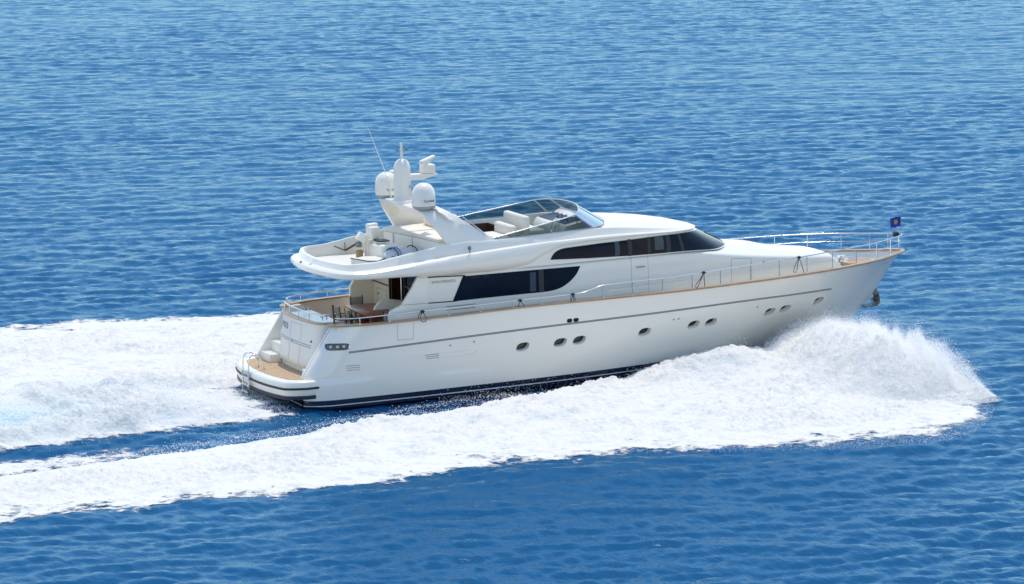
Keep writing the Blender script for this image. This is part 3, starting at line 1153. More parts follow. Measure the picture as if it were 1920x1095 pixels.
# inner coaming and fly deck
inner = MB()
rr = []
sel = [t for t in tq if float(fx(t)) < 12.75]
tin = [2 - t for t in sel[::-1]][:-1] + sel
for t in tin:
    h = half_t(t)
    tz = float(ftz(h)); ti = float(fti(h))
    rr.append([fb_pt(t, ti + .085, tz - .002), fb_pt(t, ti + .10, tz - .02), fb_pt(t, ti + .13, 4.18)])
inner.loft(rr, ring_closed=False)
inner.build("coaming_lining", 'cream', fly, recalc=False, smooth=50)
dk = MB()
dl = [fb_pt(t, float(fti(t)) + .10, 4.24) for t in sel]
for i in range(len(dl) - 1):
    a, b = dl[i], dl[i + 1]
    dk.add([a, b, (b[0], -b[1], b[2]), (a[0], -a[1], a[2])], [(0, 1, 2, 3)])
dk.build("fly_deck", 'nonskid', fly)
# pilothouse roof, crowned
rf = MB()
rings = []
x_roof = 12.2
troof = [t for t in tq if float(fx(t)) > x_roof - .12]
for t in troof:
    h = t
    a = fb_pt(h, float(fti(h)) + .085, float(ftz(h)) - .001)
    x, y, z = a
    c = max(0, float(np.interp(x, [12.0, 13.4, 14.8, 15.6, 16.0, 16.4], [.10, .15, .17, .12, .05, .0])))
    rings.append([(x + .0, y * q, z + c * (1 - q * q)) for q in np.linspace(1, -1, 17)])
rf.loft(rings, ring_closed=False)
a = rings[0]
rf.add(a + [(p[0], p[1], 4.36) for p in a], [(i, i + 1, 17 + i + 1, 17 + i) for i in range(16)])
rf.build("pilothouse_roof", 'white', fly, smooth=50)

# navigation side lights / small fittings on the moulding
for p, s in (((7.0, -2.62, 4.86), .05), ((2.25, .62, 4.34), .04), ((2.32, -.1, 4.34), .04)):
    mb = MB()
    mb.lathe(p, [(0, -.06), (s, -.06), (s * 1.2, 0), (s, .07), (0, .08)], 10)
    mb.tube([p, (p[0] + .03, p[1] + .05, p[2] - .16)], .022, 6)
    mb.build("deck_light", 'anchor', fly)
# cockpit bulkhead, door, dark saloon
bk = MB()
bk.box((5.5, 1.55, 3.05), (.06, 1.45, 2.2))
bulk = bk.build("aft_bulkhead", 'cream', Y)
MB().box((5.44, 1.55, 3.26), (.02, 1.40, .035)).build("pinstripe", 'black', bulk)
mb = MB()
for a, b in (((1.9, 2.2), (1.9, 3.05)), ((1.9, 3.05), (1.05, 3.05)), ((1.05, 3.05), (1.05, 2.2))):
    mb.tube([(5.468, a[0], a[1]), (5.468, b[0], b[1])], .007, 5)
mb.build("locker_door_seam", 'seam', bulk)
MB().lathe((5.46, 1.78, 2.86), [(0, -.02), (.045, -.02), (.045, .015), (0, .015)], 12, Vector((-1, 0, 0))).build("locker_latch", 'grey', bulk)
sal = MB()
sal.box((7.6, 0, 1.99), (4.2, 4.4, .02)); sal.box((9.6, 0, 3.0), (.05, 4.4, 2.1)); sal.box((7.6, 2.25, 3), (4.2, .04, 2.1)); sal.box((7.6, -2.25, 3), (4.2, .04, 2.1)); sal.box((7.6, 0, 4.03), (4.2, 4.4, .02))
saloon = sal.build("saloon", 'interior', Y)
MB().box((6.7, .75, 2.65), (.9, .7, .9)).build("cabinet", 'mahogany', saloon, bevel=.03)
MB().box((6.3, .35, 2.9), (.4, .25, .25)).build("lamp_table", 'tan', saloon, bevel=.03)
for nm_, c_, s_ in (("door_post", (5.5, .78, 3.03), (.08, .08, 2.16)), ("door_post", (5.5, .62, 3.03), (.05, .05, 2.16)), ("door_post", (5.5, -.55, 3.03), (.07, .06, 2.16)),
                    ("glazing_bar", (5.5, -1.4, 3.44), (.06, 1.64, .05)), ("glazing_bar", (5.5, -1.75, 3.2), (.05, .05, .42))):
    MB().box(c_, s_).build(nm_, 'black', bulk)
MB().tube([(5.42, -.42, 2.5), (5.42, -.42, 4.0)], .024, 8).build("door_rail", 'steel', bulk)
MB().box((5.53, -1.35, 3.45), (.02, 1.7, .95)).build("saloon_door_glass", 'glass', bulk)
MB().box((5.51, -1.35, 2.45), (.05, 1.7, 1.0)).build("lower_panel", 'navy', bulk)

# cockpit settee: white curved shell with cushions against the starboard house wing
st_o = [(4.25, 1.95), (4.25, 2.6), (4.32, 2.85), (4.5, 3.02), (4.75, 3.08), (5.2, 3.02), (5.45, 2.92), (5.45, 1.95)]
settee = MB().prism(st_o, -.75, -.62).build("cockpit_settee", 'white', Y, bevel=.03, seg=3)
MB().box((5.05, -1.45, 2.2), (.75, 1.4, .45)).build("seat_cushion", 'cushion', settee, bevel=.06, seg=3)
MB().box((5.36, -1.45, 2.65), (.14, 1.4, .6)).build("back_cushion", 'cushion', settee, bevel=.05, seg=3)

# ------------------------------------------------------------------ flybridge windscreen
Bp = [(7.80, -2.29, 5.035), (9.0, -2.285, 5.03), (10.5, -2.245, 5.06), (11.5, -2.2, 5.09), (12.1, -2.0, 5.11), (12.5, -1.45, 5.15), (12.72, -.75, 5.19), (12.8, 0, 5.20)]
Tp = [(7.86, -2.28, 5.05), (9.0, -2.2, 5.22), (10.2, -2.08, 5.40), (11.1, -1.96, 5.54), (11.42, -1.68, 5.62), (11.68, -1.15, 5.69), (11.84, -.6, 5.72), (11.88, 0, 5.73)]
Bf = curve_fn(Bp + [(x, -y, z) for x, y, z in Bp[::-1][1:]])
Tf = curve_fn(Tp + [(x, -y, z) for x, y, z in Tp[::-1][1:]])
tp_ = np.linspace(0, 1, len(Bp) * 2 - 1)
allB = Bp + [(x, -y, z) for x, y, z in Bp[::-1][1:]]
allT = Tp + [(x, -y, z) for x, y, z in Tp[::-1][1:]]
fB = [pchip(tp_, [p[k] for p in allB]) for k in range(3)]
fT = [pchip(tp_, [p[k] for p in allT]) for k in range(3)]
bs = lambda t: Vector([float(f(t)) for f in fB])
ts = lambda t: Vector([float(f(t)) for f in fT])
tw = np.linspace(0, 1, 91)
ws = MB().loft([[bs(t), bs(t) * .5 + ts(t) * .5, ts(t)] for t in tw], ring_closed=False).build("windscreen", 'screen', fly, smooth=180, recalc=False)
MB().tube([ts(t) for t in tw], .022, 8).build("top_frame", 'steel', ws, smooth=180)
MB().tube([bs(t) for t in tw], .014, 6).build("base_trim", 'grey', ws, smooth=180)
for t in (.27, .36, .64, .73):
    MB().tube([bs(t), ts(t)], .030, 8).build("mullion", 'steel', ws)

# flybridge furniture
def cushion(name, c, s, rz, parent, m='cushion', bev=.08):
    mb = MB().box((0, 0, 0), s, Matrix.Rotation(rz, 3, 'Z'))
    mb.v = [tuple(Vector(v) + Vector(c)) for v in mb.v]
    return mb.build(name, m, parent, bevel=bev, seg=3, smooth=60)


helm = cushion("helm_seat", (10.0, -.08, 4.62), (.75, 1.75, .5), 0, fly, 'white', .05)
cushion("backrest", (9.86, -.08, 5.12), (.22, 1.78, .74), 0, helm)
cushion("seat_cushion", (10.25, -.08, 4.93), (.6, 1.7, .14), 0, helm)
aft_set = cushion("aft_settee", (9.0, -.25, 4.55), (.75, 1.45, .4), 0, fly, 'white', .05)
cushion("backrest", (9.36, -.25, 4.98), (.26, 1.4, .46), 0, aft_set, bev=.1)
cushion("seat_cushion", (8.95, -.25, 4.80), (.6, 1.4, .14), 0, aft_set)
cushion("side_settee", (9.6, -1.75, 4.6), (2.6, .5, .55), 0, fly, bev=.06)
mb = MB()
mb.box((8.75, 1.0, 4.375), (1.9, 1.6, .02)); mb.box((9.65, 1.0, 4.66), (.05, 1.6, .56)); mb.box((8.7, 1.82, 4.66), (1.9, .04, .58))
mb.build("companionway", 'brown', fly)
MB().box((8.75, .55, 4.74), (.7, .5, .07)).build("wet_bar_top", 'blind', fly, bevel=.02)
MB().box((8.75, .55, 4.54), (.66, .46, .34)).build("wet_bar", 'brown', fly, bevel=.02)
con = MB()
con.prism([(10.85, 4.2), (10.85, 5.0), (10.95, 5.17), (11.4, 5.26), (11.85, 5.33), (12.1, 5.15), (12.1, 4.2)], -1.75, .75)
con = con.build("helm_console", 'white', fly, bevel=.05, seg=3)
MB().prism([(11.02, 5.19), (11.6, 5.31), (11.62, 5.33), (11.02, 5.21)], -1.5, .6).build("dashboard", 'blind', con)
MB().prism([(11.55, 5.31), (11.85, 5.47), (11.85, 5.42), (11.55, 5.26)], -1.0, .6).build("chart_cover", 'white', con, bevel=.01)
for y in (-.9, -.55, -.2):
    MB().lathe((11.35, y, 5.26), [(0, 0), (.05, 0), (.05, .05), (.02, .07), (.02, .14), (.04, .16), (0, .17)], 10).build("throttle_lever", 'anchor', con)
whl = MB()
wc = Vector((10.78, -1.2, 5.12)); ax = Vector((-1, 0, .35)).normalized()
u_ = Vector((0, 1, 0)); v_ = ax.cross(u_)
whl.tube([wc + (u_ * math.cos(a) + v_ * math.sin(a)) * .26 for a in np.linspace(0, 2 * math.pi, 28)[:-1]], .02, 8, closed=True)
for a in (0, 2.1, 4.2):
    whl.tube([wc, wc + (u_ * math.cos(a) + v_ * math.sin(a)) * .26], .014, 6)
whl.tube([wc, wc - ax * .25], .03, 8)
whl.build("steering_wheel", 'steel', con, smooth=60)

# sunpad with seat box below the arch
sun_o = [(5.75, 1.9), (5.95, .7), (6.15, -.5), (6.25, -1.75), (7.7, -1.75), (7.7, 1.9)]
pad = MB().slab(sun_o, 4.22, 4.98).build("sunpad_base", 'white', fly, bevel=.04, seg=3)
pad2 = MB().slab([(x - .03 if x < 7 else x, y) for x, y in sun_o], 4.985, 5.12).build("sunpad_cushion", 'cushion', pad, bevel=.05, seg=3)
MB().box((6.9, .35, 5.125), (1.55, .03, .012)).build("cushion_seam", 'tan', pad2)
MB().box((7.35, .1, 5.28), (.5, 3.0, .28), Matrix.Rotation(R(-25), 3, 'Y')).build("backrest", 'cushion', pad, bevel=.08, seg=3)
mb = MB()
for y in (1.2, -.1):
    mb.box((5.98 - y * .12, y, 4.7), (.02, .02, .56))
mb.build("locker_seam", 'seam', pad)

# ------------------------------------------------------------------ radar arch
A = [  # outer y, z, x_aft, x_fwd
    (2.34, 4.92, 6.36, 8.25), (2.30, 5.10, 6.26, 7.95), (2.20, 5.50, 6.0, 7.35), (2.06, 5.85, 5.77, 6.85), (1.86, 6.06, 5.63, 6.55),
    (1.5, 6.14, 5.56, 6.42), (.8, 6.18, 5.50, 6.4), (0, 6.2, 5.48, 6.4)]
A = A + [(-y, z, a, b) for y, z, a, b in A[::-1][1:]]
tA = np.linspace(0, 1, len(A))
fA = [pchip(tA, [p[k] for p in A]) for k in range(4)]
rings = []
for t in np.linspace(0, 1, 61):
    y, z, xa, xf = (float(f(t)) for f in fA)
    y2, z2 = float(fA[0](min(1, t + .01))), float(fA[1](min(1, t + .01)))
    y1, z1 = float(fA[0](max(0, t - .01))), float(fA[1](max(0, t - .01)))
    d = Vector((y2 - y1, z2 - z1)).normalized()
    nrm = Vector((d.y, -d.x))                    # towards the inside of the arch
    if nrm.dot(Vector((-y, 5 - z))) < 0: nrm = -nrm
    th = .17
    iy, iz = y + nrm.x * th, z + nrm.y * th
    rings.append([(xa, y, z), (xa + .05, y - nrm.x * .02, z - nrm.y * .02), ((xa + xf) / 2, y - nrm.x * .05, z - nrm.y * .05), (xf - .05, y - nrm.x * .01, z - nrm.y * .01), (xf, y, z),
                  (xf - .06, iy, iz), ((xa + xf) / 2, iy, iz), (xa + .05, iy, iz)])
arch = MB().loft(rings, cap=True).build("radar_arch", 'white', fly, smooth=40)
# dark trim along the inner edge, round loudspeaker grille
MB().lathe((6.22, 1.97, 5.62), [(0, -.01), (.19, -.01), (.19, .015), (.16, .02), (0, .02)], 24, Vector((-.1, -1, -.35))).build("loudspeaker", 'cream', arch)
tr = [(6.55, -1.98, 5.70), (6.75, -2.05, 5.52), (6.95, -2.09, 5.30)]
MB().tube(tr, .022, 6).build("inner_trim", 'groove', arch)
MB().tube([(6.9, -2.13, 5.92), (7.3, -2.20, 5.60), (7.75, -2.29, 5.22)], .022, 6).build("handrail", 'steel', arch)
# mast pod
prof_m = [(.31, 6.15), (.30, 6.3), (.29, 7.3), (.275, 7.42), (.23, 7.54), (.16, 7.62), (.08, 7.66), (0, 7.67)]
mb = MB()
mb.lathe((5.74, 0, 0), prof_m, 24)
mb.v = [(x + (z - 6.15) * .0, y * .92, z) for x, y, z in mb.v]
mast = mb.build("mast", 'white', fly, smooth=60)
MB().box((5.78, 0, 6.25), (.95, 1.1, .1)).build("mast_foot", 'white', mast, bevel=.04)
MB().tube([(5.74, 0, 7.6), (5.74, 0, 8.2)], [.05, .04], 10).build("pole", 'white', mast)
mb = MB()
mb.lathe((5.9, -.05, 7.98), [(0, -.05), (.05, -.05), (.05, .04), (0, .05)], 10)
mb.lathe((5.6, .05, 7.96), [(0, -.04), (.03, -.04), (.03, .05), (0, .05)], 10)
mb.tube([(5.6, .05, 7.94), (5.9, -.05, 7.94)], .014, 6)
mb.build("anchor_light", 'groove', mast)
mb = MB()
mb.prism([(5.85, 6.92), (6.45, 6.93), (6.92, 7.02), (7.0, 7.08), (6.9, 7.11), (5.85, 7.12)], -.16, .16)
mb.build("radar_arm", 'white', mast, bevel=.025)
rad = MB().box((6.66, 0, 7.27), (.46, .40, .30)).build("radar_scanner", 'white', mast, bevel=.06, seg=3)
dirb = Vector((.9, 1.08, 0)).normalized()
MB().box((6.66, 0, 7.55), (1.5, .13, .15), Matrix.Rotation(math.atan2(dirb.y, dirb.x), 3, 'Z')).build("scanner_bar", 'white', rad, bevel=.03)
MB().tube([(6.66, 0, 7.4), (6.66, 0, 7.5)], .08, 12).build("scanner_pivot", 'white', rad)
mb = MB()
mb.tube([(5.7, .2, 7.02), (5.75, .75, 7.08)], .035, 8)
mb.build("aerial_bracket", 'white', mast)
MB().lathe((5.75, .75, 7.12), [(.02, -.06), (.05, 0), (.15, .02), (.16, .05), (.1, .08), (0, .09)], 18).build("gps_aerial", 'white', mast, smooth=60)
for k, (y, z) in enumerate(((-.3, 6.75), (-.32, 6.55))):
    MB().lathe((5.95, y, z), [(0, -.05), (.05, -.05), (.055, .03), (0, .05)], 10, Vector((.6, -.5, .3))).build("horn", 'white' if k else 'grey', mast)

# satellite domes on the arch top
for y in (1.62, -1.62):
    c = (5.82, y, 6.13)
    dome = MB().lathe(c, [(.30, .14), (.385, .145), (.395, .2), (.395, .45), (.375, .6), (.33, .72), (.25, .82), (.14, .88), (0, .905)], 36).build("satellite_dome", 'white', fly, smooth=60)
    MB().lathe(c, [(.20, 0), (.22, .0), (.34, .06), (.375, .09), (.385, .146), (.3, .147)], 36).build("dome_base", 'grey', dome, smooth=60)
    word = "TracVision"
    wd = .085
    a0 = R(-90 - 2)
    ang = a0 - .35
    for chh, adv in zip(word, (.6, .42, .55, .52, .6, .3, .5, .3, .55, .55)):
        da = adv * wd / .395
        a = ang + da / 2
        p = Vector((c[0] + .399 * math.cos(a), y + .399 * math.sin(a), 6.42))
        text("lettering", chh, .115, frame(p, (-math.sin(a), math.cos(a), 0), (math.cos(a), math.sin(a), 0)), 'letterb', dome, .003, 'CENTER')
        ang += da
# whip antenna
MB().tube([(5.80, 1.2, 6.15), (5.79, 1.2, 6.6), (5.76, 1.22, 6.72), (5.15, 1.5, 8.62)], [.03, .03, .016, .008], 8).build("whip_antenna", 'white', fly)

# ------------------------------------------------------------------ davit crane (part), cover, V chock
cr = MB()
cr.lathe((4.75, .75, 4.25), [(.22, 0), (.22, .08), (.15, .12), (.14, .62), (.17, .66), (0, .68)], 18)
crane = cr.build("davit_crane", 'white', fly, smooth=50)
rz = Matrix.Rotation(R(12), 3, 'Z')
bm_ = MB()
bm_.box((4.86, .52, 5.16), (.36, .22, .42), rz); bm_.box((4.96, .93, 5.2), (.40, .22, .46), rz)
bm_.build("boom", 'white', crane, bevel=.05, seg=3)
MB().box((4.5, .72, 5.0), (.34, .26, .3), Matrix.Rotation(R(35), 3, 'Y')).build("boom_arm", 'white', crane, bevel=.04)
MB().box((4.38, .72, 4.78), (.18, .2, .18)).build("winch", 'anchor', crane, bevel=.02)
MB().tube([(4.40, .72, 4.34), (4.40, .72, 4.58)], .12, 16).build("hook_block", 'tan', crane)
MB().box((5.0, .2, 4.93), (.4, .5, .04)).build("boom_rest", 'black', crane)
vb = MB()
vb.tube([(4.05, 2.16, 4.56), (4.45, 2.16, 4.38)], .02, 6)
vb.tube([(4.45, 2.16, 4.38), (4.85, 2.13, 4.58)], .035, 6)
vb.tube([(4.45, 2.17, 4.38), (4.45, 2.17, 4.66)], .014, 6)
vb.build("tender_chock", 'brown', fly)
lk = MB().box((5.05, .15, 4.54), (.75, .9, .6), Matrix.Rotation(R(10), 3, 'Z'), taper=.9).build("deck_locker", 'white', fly, bevel=.09, seg=3)
hc = MB().slab([(3.75, -.1), (4.0, -.95), (4.3, -1.15), (4.9, -.55), (4.8, -.05), (4.3, .15)], 4.25, 4.46).build("cradle_cover", 'nonskid', fly, bevel=.03)
MB().tube([(3.75, -.1, 4.47), (4.0, -.97, 4.47), (4.3, -1.18, 4.47), (4.92, -.57, 4.47)], .018, 6).build("edge_trim", 'brown', hc)

# ------------------------------------------------------------------ anchor at the stem
an = MB()
an.tube([(23.6, 0, 1.78), (23.78, 0, 1.68), (23.88, 0, 1.42), (23.78, 0, 1.2)], [.08, .10, .13, .12], 10)
fl_ = curve_fn([(23.05, 0, 1.22), (23.35, 0, 1.04), (23.7, 0, 1.04), (23.9, 0, 1.22), (23.9, 0, 1.5)])
P = [fl_(t) for t in np.linspace(0, 1, 16)]
rings = []
for i, p in enumerate(P):
    w = .08 + .24 * math.sin(math.pi * (i + 1) / 18)
    rings.append([(p[0], -w, p[2] + .0), (p[0] + .05, 0, p[2] - .07), (p[0], w, p[2]), (p[0] - .02, 0, p[2] + .05)])
an.loft(rings, cap=True)
an.build("anchor", 'anchor', Y, smooth=60)
MB().box((24.1, 0, 1.98), (.35, .12, .05), Matrix.Rotation(R(-48), 3, 'Y')).build("stem_plate", 'steel', Y)
mb = MB()
mb.lathe((24.78, .12, 3.5), [(0, -.08), (.09, -.08), (.10, .0), (.09, .08), (0, .08)], 12, Vector((0, 1, 0)))
mb.lathe((24.68, -.06, 3.5), [(0, -.08), (.09, -.08), (.10, .0), (.09, .08), (0, .08)], 12, Vector((0, 1, 0)))
mb.build("bow_floodlight", 'black', gr)
MB().tube([(24.92, 0, 3.45), (24.92, 0, 4.2)], .012, 6).build("jack_staff", 'steel', gr)

# ------------------------------------------------------------------ loose things aboard
fg = thing("flag", (24.91, 0, 3.78), 0, "small square blue flag with yellow emblem flying at the bow", "flag")
rings = []
for i in range(13):
    u = i / 12
    rings.append([(-u * .40, .035 * math.sin(u * 7) * u ** .5 + .01 * v, .36 * v - .03 * u + .012 * math.sin(u * 9 + v * 3)) for v in np.linspace(0, 1, 9)])
fm = mat("blue_flag_cloth", (0.035, 0.04, 0.30), 0.8)
nt = fm.node_tree
tc = nt.nodes.new("ShaderNodeTexCoord")
sub = nt.nodes.new("ShaderNodeVectorMath"); sub.operation = 'DISTANCE'
sub.inputs[1].default_value = (-.19, 0, .17)
mpp = nt.nodes.new("ShaderNodeMapping"); mpp.inputs["Scale"].default_value = (1, 0, 1)
nt.links.new(tc.outputs["Object"], mpp.inputs[0]); nt.links.new(mpp.outputs[0], sub.inputs[0])
crp = nt.nodes.new("ShaderNodeValToRGB")
e = crp.color_ramp.elements
e[0].position = .055; e[0].color = (.55, .40, .05, 1)
e[1].position = .10; e[1].color = (.035, .04, .30, 1)
nn_ = e.new(.085); nn_.color = (.30, .28, .20, 1)
nt.links.new(sub.outputs["Value"], crp.inputs[0]); nt.links.new(crp.outputs[0], nt.nodes["Principled BSDF"].inputs["Base Color"])
MB().loft(rings, ring_closed=False).build("flag_cloth", fm, fg, smooth=180)

# dining table and chairs in the cockpit
tb = thing("dining_table", (4.25, -.50, 2.0), R(-3), "varnished mahogany dining table in the aft cockpit", "table")
MB().box((0, 0, .73), (1.1, 2.4, .05)).build("tabletop", 'mahogany', tb, bevel=.02, seg=2)
MB().box((0, 0, .67), (.85, 2.0, .07)).build("apron", 'mahogany', tb)
for y in (-.55, .55):
    MB().box((0, y, .32), (.4, .28, .63)).build("leg", 'mahogany', tb, bevel=.02)
    MB().box((0, y, .02), (.6, .4, .04)).build("foot", 'mahogany', tb, bevel=.01)


def make_chair():
    t = thing("dining_chair", (0, 0, 0), 0, "wooden cockpit chair", "chair", "chairs round the cockpit table")
    for x in (-.22, .22):
        MB().tube([(x, -.22, 0), (x, -.2, .45), (x, -.2, .62)], .022, 8).build("leg", 'brown', t)
        MB().tube([(x, .24, 0), (x, .2, .45), (x, .27, .95)], .022, 8).build("leg", 'brown', t)
        MB().box((x, .02, .63), (.045, .46, .03)).build("armrest", 'brown', t, bevel=.008)
    MB().box((0, 0, .44), (.44, .42, .03)).build("seat", 'fabric', t, bevel=.01)
    MB().box((0, .245, .76), (.42, .02, .30), Matrix.Rotation(R(-8), 3, 'X')).build("backrest", 'fabric', t, bevel=.006)
    return t


ch0 = make_chair()
spots = [((3.42, -.15, 1.97), R(95), "wooden chair with grey mesh back aft of the table, away from the rail"),
         ((3.45, -1.05, 1.97), R(88), "wooden chair with mesh back aft of the table, close to the rail"),
         ((4.25, -1.9, 1.97), R(180), "wooden chair tucked at the starboard end of the table beside the rail"),
         ((4.5, 1.15, 1.97), R(0), "wooden chair standing at the far port end of the table")]
for i, (loc, rz_, lab) in enumerate(spots):
    c = ch0 if i == 0 else copy_tree(ch0)
    W = PM @ Matrix.Translation(loc) @ Matrix.Rotation(rz_, 4, 'Z')
    c.location = W.to_translation(); c.rotation_euler = W.to_euler()
    c['label'] = lab

# mooring lines hung in loops on the guard rail
def rope(loc, pts_list, lab):
    x, y, z = loc
    t = thing("mooring_line", loc, 0, lab, "rope", "mooring lines hung on the guard rail")
    mb = MB()
    for pts in pts_list:
        cf = curve_fn(pts)
        mb.tube([cf(u) for u in np.linspace(0, 1, 18)], .012, 6)
    mb.build("line", 'rope', t, smooth=180)
    k = MB()
    k.tube([(-.06, -.03, 0), (.0, -.045, .03), (.06, -.03, .0), (0, -.02, -.05)], .036, 8)
    k.build("knot", 'rope', t, smooth=180)
    return t


for (xx, kind, lab) in ((5.12, 0, "black rope in a narrow loop on the rail beside the cockpit"),
                        (8.62, 1, "black rope tied below the middle of the long saloon window"),
                        (10.56, 2, "black rope knotted where the guard rail steps up"),
                        (15.52, 3, "black rope hanging in a long slanted loop below the pilothouse window"),
                        (19.42, 4, "black rope looped on the rail near the foredeck hatch")):
    p = rp(xx, -1, float(f_rz(xx)), .03)
    z = 0.0
    sh = {0: [[(0, -.03, 0), (-.1, -.08, -.2), (-.02, -.1, -.34), (.12, -.1, -.30), (.06, -.06, -.1), (0, -.03, 0)], [(0, -.03, 0), (-.16, -.06, -.12), (-.18, -.06, -.28)]],
          1: [[(0, -.03, 0), (-.09, -.05, -.22)], [(0, -.03, 0), (.1, -.05, -.14), (.2, -.05, -.25)]],
          2: [[(0, -.03, 0), (-.1, -.05, -.25)], [(0, -.03, 0), (.03, -.05, -.24)], [(0, -.03, 0), (.1, -.05, -.2)]],
          3: [[(0, -.03, 0), (-.15, -.05, -.2), (-.34, -.06, -.45), (-.30, -.06, -.5), (-.16, -.05, -.3), (0, -.03, 0)], [(0, -.03, 0), (.02, -.05, -.48)]],
          4: [[(0, -.03, 0), (-.16, -.05, -.25), (-.24, -.06, -.48), (-.14, -.06, -.5), (-.06, -.05, -.2), (0, -.03, 0)], [(0, -.03, 0), (.1, -.05, -.3), (.18, -.05, -.55)]]}[kind]
    rope(p, sh, lab)

tw_ = thing("towel", (6.25, -1.95, 6.10), 0, "white towel draped over the starboard shoulder of the radar arch", "towel")
mb = MB()
rings = []
for i in range(15):
    u = i / 14
    ring = []
    for j in range(12):
        v = j / 11
        x = -.1 + .75 * u + .03 * math.sin(9 * v)
        y = .25 - .5 * v + .02 * math.sin(11 * u)
        z = .10 - .5 * u * .72 - (.65 * max(0, v - .45)) * (.4 + .6 * u) + .025 * math.sin(14 * u + 6 * v) + .02 * math.sin(23 * v)
        ring.append((x, y, z))
    rings.append(ring)
mb.loft(rings, ring_closed=False)
tow = mb.build("cloth", 'towel', tw_, smooth=180)
so = tow.modifiers.new("thickness", 'SOLIDIFY'); so.thickness = .03

bd = thing("canvas_bundle", (5.45, -.55, 4.27), R(10), "pale grey canvas bundle lashed with blue straps on the flybridge deck", "bundle")
mb = MB()
rings = []
for i in range(17):
    u = i / 16
    r = .30 * (math.sin(math.pi * min(1, max(0.02, u))) ** .35) * (1 + .08 * math.sin(17 * u))
    rings.append([(-.75 + 1.6 * u, r * math.cos(a) * 1.25, .24 + .75 * r * math.sin(a) + .02 * math.sin(5 * a + 9 * u)) for a in np.linspace(0, 2 * math.pi, 17)[:-1]])
mb.loft(rings, cap=True)
mb.build("canvas", 'bundle', bd, smooth=60)
for x in (-.42, -.3, .35):
    MB().tube([(x + .03 * math.sin(a), .40 * math.cos(a), .25 + .255 * math.sin(a)) for a in np.linspace(0, 2 * math.pi, 20)[:-1]], .02, 6, closed=True).build("strap", 'black' if x != -.3 else 'blue', bd)
MB().tube([(-.7, -.42, .30), (-.3, -.42, .22), (.1, -.41, .16), (.35, -.4, .16)], .028, 6).build("strap", 'blue', bd)

co = thing("rope_coil", (21.95, -1.05, 2.61), 0, "brown coiled rope heaped on the foredeck behind the trunk", "rope")
mb = MB()
pts = []
for i in range(150):
    a = i * .42
    r = .2 + .05 * math.sin(i * 1.7) + .03 * (i % 3)
    pts.append((r * 1.5 * math.cos(a), r * math.sin(a), .04 + .001 * i + .02 * math.sin(i)))
mb.tube(pts, .024, 5)
mb.build("coil", 'tan', co, smooth=180)
MB().tube([(.3, 0, .05), (.6, -.1, .04), (.8, .05, .04), (1.0, -.05, .04)], .02, 6).build("loose_end", 'rope', co)

# ------------------------------------------------------------------ water: wave spectrum tiles
def wave_tile(L, N, lmin, lmax, wdir, spread, rms, seed, power=2.0):
    g = np.random.default_rng(seed)
    k = np.fft.fftfreq(N, d=L / N) * 2 * np.pi
    kx, ky = np.meshgrid(k, k, indexing='ij')
    kk = np.hypot(kx, ky); kk[0, 0] = 1
    amp = kk ** (-power)
    amp *= ((kk > 2 * np.pi / lmax) & (kk < 2 * np.pi / lmin))
    c = (kx * math.cos(wdir) + ky * math.sin(wdir)) / kk
    amp *= np.abs(c) ** spread + (.03 if spread else 0)
    H = amp * (g.normal(size=(N, N)) + 1j * g.normal(size=(N, N)))
    h = np.fft.ifft2(H)
    dx = np.fft.ifft2(-1j * kx / kk * H); dy = np.fft.ifft2(-1j * ky / kk * H)
    s = rms / np.std(h.real)
    lim = lambda v, k: k * rms * np.tanh(v / (k * rms))          # no freak crests
    return lim(h.real * s, 2.0), lim(dx.real * s, 1.5), lim(dy.real * s, 1.5)


def sample(tile, L, x, y):
    N = tile.shape[0]
    u = (x / L * N) % N; v = (y / L * N) % N
    i = np.floor(u).astype(int); j = np.floor(v).astype(int)
    a = u - i; b = v - j
    i %= N; j %= N
    i1 = (i + 1) % N; j1 = (j + 1) % N
    return tile[i, j] * (1 - a) * (1 - b) + tile[i1, j] * a * (1 - b) + tile[i, j1] * (1 - a) * b + tile[i1, j1] * a * b


WD = R(66 + 9)
CASC = [(113.0, wave_tile(113.0, 512, 2.6, 16, WD, 3.0, .026, 4, 1.4)),
        (37.0, wave_tile(37.0, 512, .60, 2.7, WD + .12, 2.6, .040, 12, 1.3)),
        (13.7, wave_tile(13.7, 256, .24, .7, WD - .2, 1.6, .0165, 3, 1.4))]


GUST = wave_tile(211.0, 128, 14, 90, WD + .6, .6, 1.0, 9, 1.6)[0]


def waves(x, y, fade=1.0):
    h = 0; dx = 0; dy = 0
    fade = fade * 1.0
    gust = np.clip(1 + .14 * sample(GUST, 211.0, x, y), .35, 1.9)
    for i, (L, (a, b, c)) in enumerate(CASC):
        f = (1.0, gust, gust * fade)[i]
        h = h + f * sample(a, L, x, y); dx = dx + f * sample(b, L, x, y); dy = dy + f * sample(c, L, x, y)
    return h, dx, dy


# spray thrown out at the bow: height of the plume over the water
f_he = pchip([0, 2.8, 4.5, 5.8, 7.6, 9.0, 9.8, 10.4, 10.9, 12.5], [.88, 1.10, 1.28, 1.38, 1.30, .94, .50, .10, .0, .0])
f_rx = pchip([12, 14.5, 16, 17.2, 18.4, 19.5, 21, 22.2, 22.5, 22.9], [.0, .25, .40, .66, 1.10, 1.36, 1.22, 1.0, .6, .0])
hx_ = np.linspace(10, 24, 60)
hy_ = np.array([hull_y(min(x, 22.9), .5) for x in hx_])


def plume(x, a):
    xs = x - .015 * (a - 5)
    yh = np.interp(x, hx_, hy_)
    near = .32 + .68 * sstep(yh - .1, yh + 1.5, a)
    near = near + (1 - near) * sstep(20.0, 21.6, x)
    return f_he(a) * f_rx(xs) * near


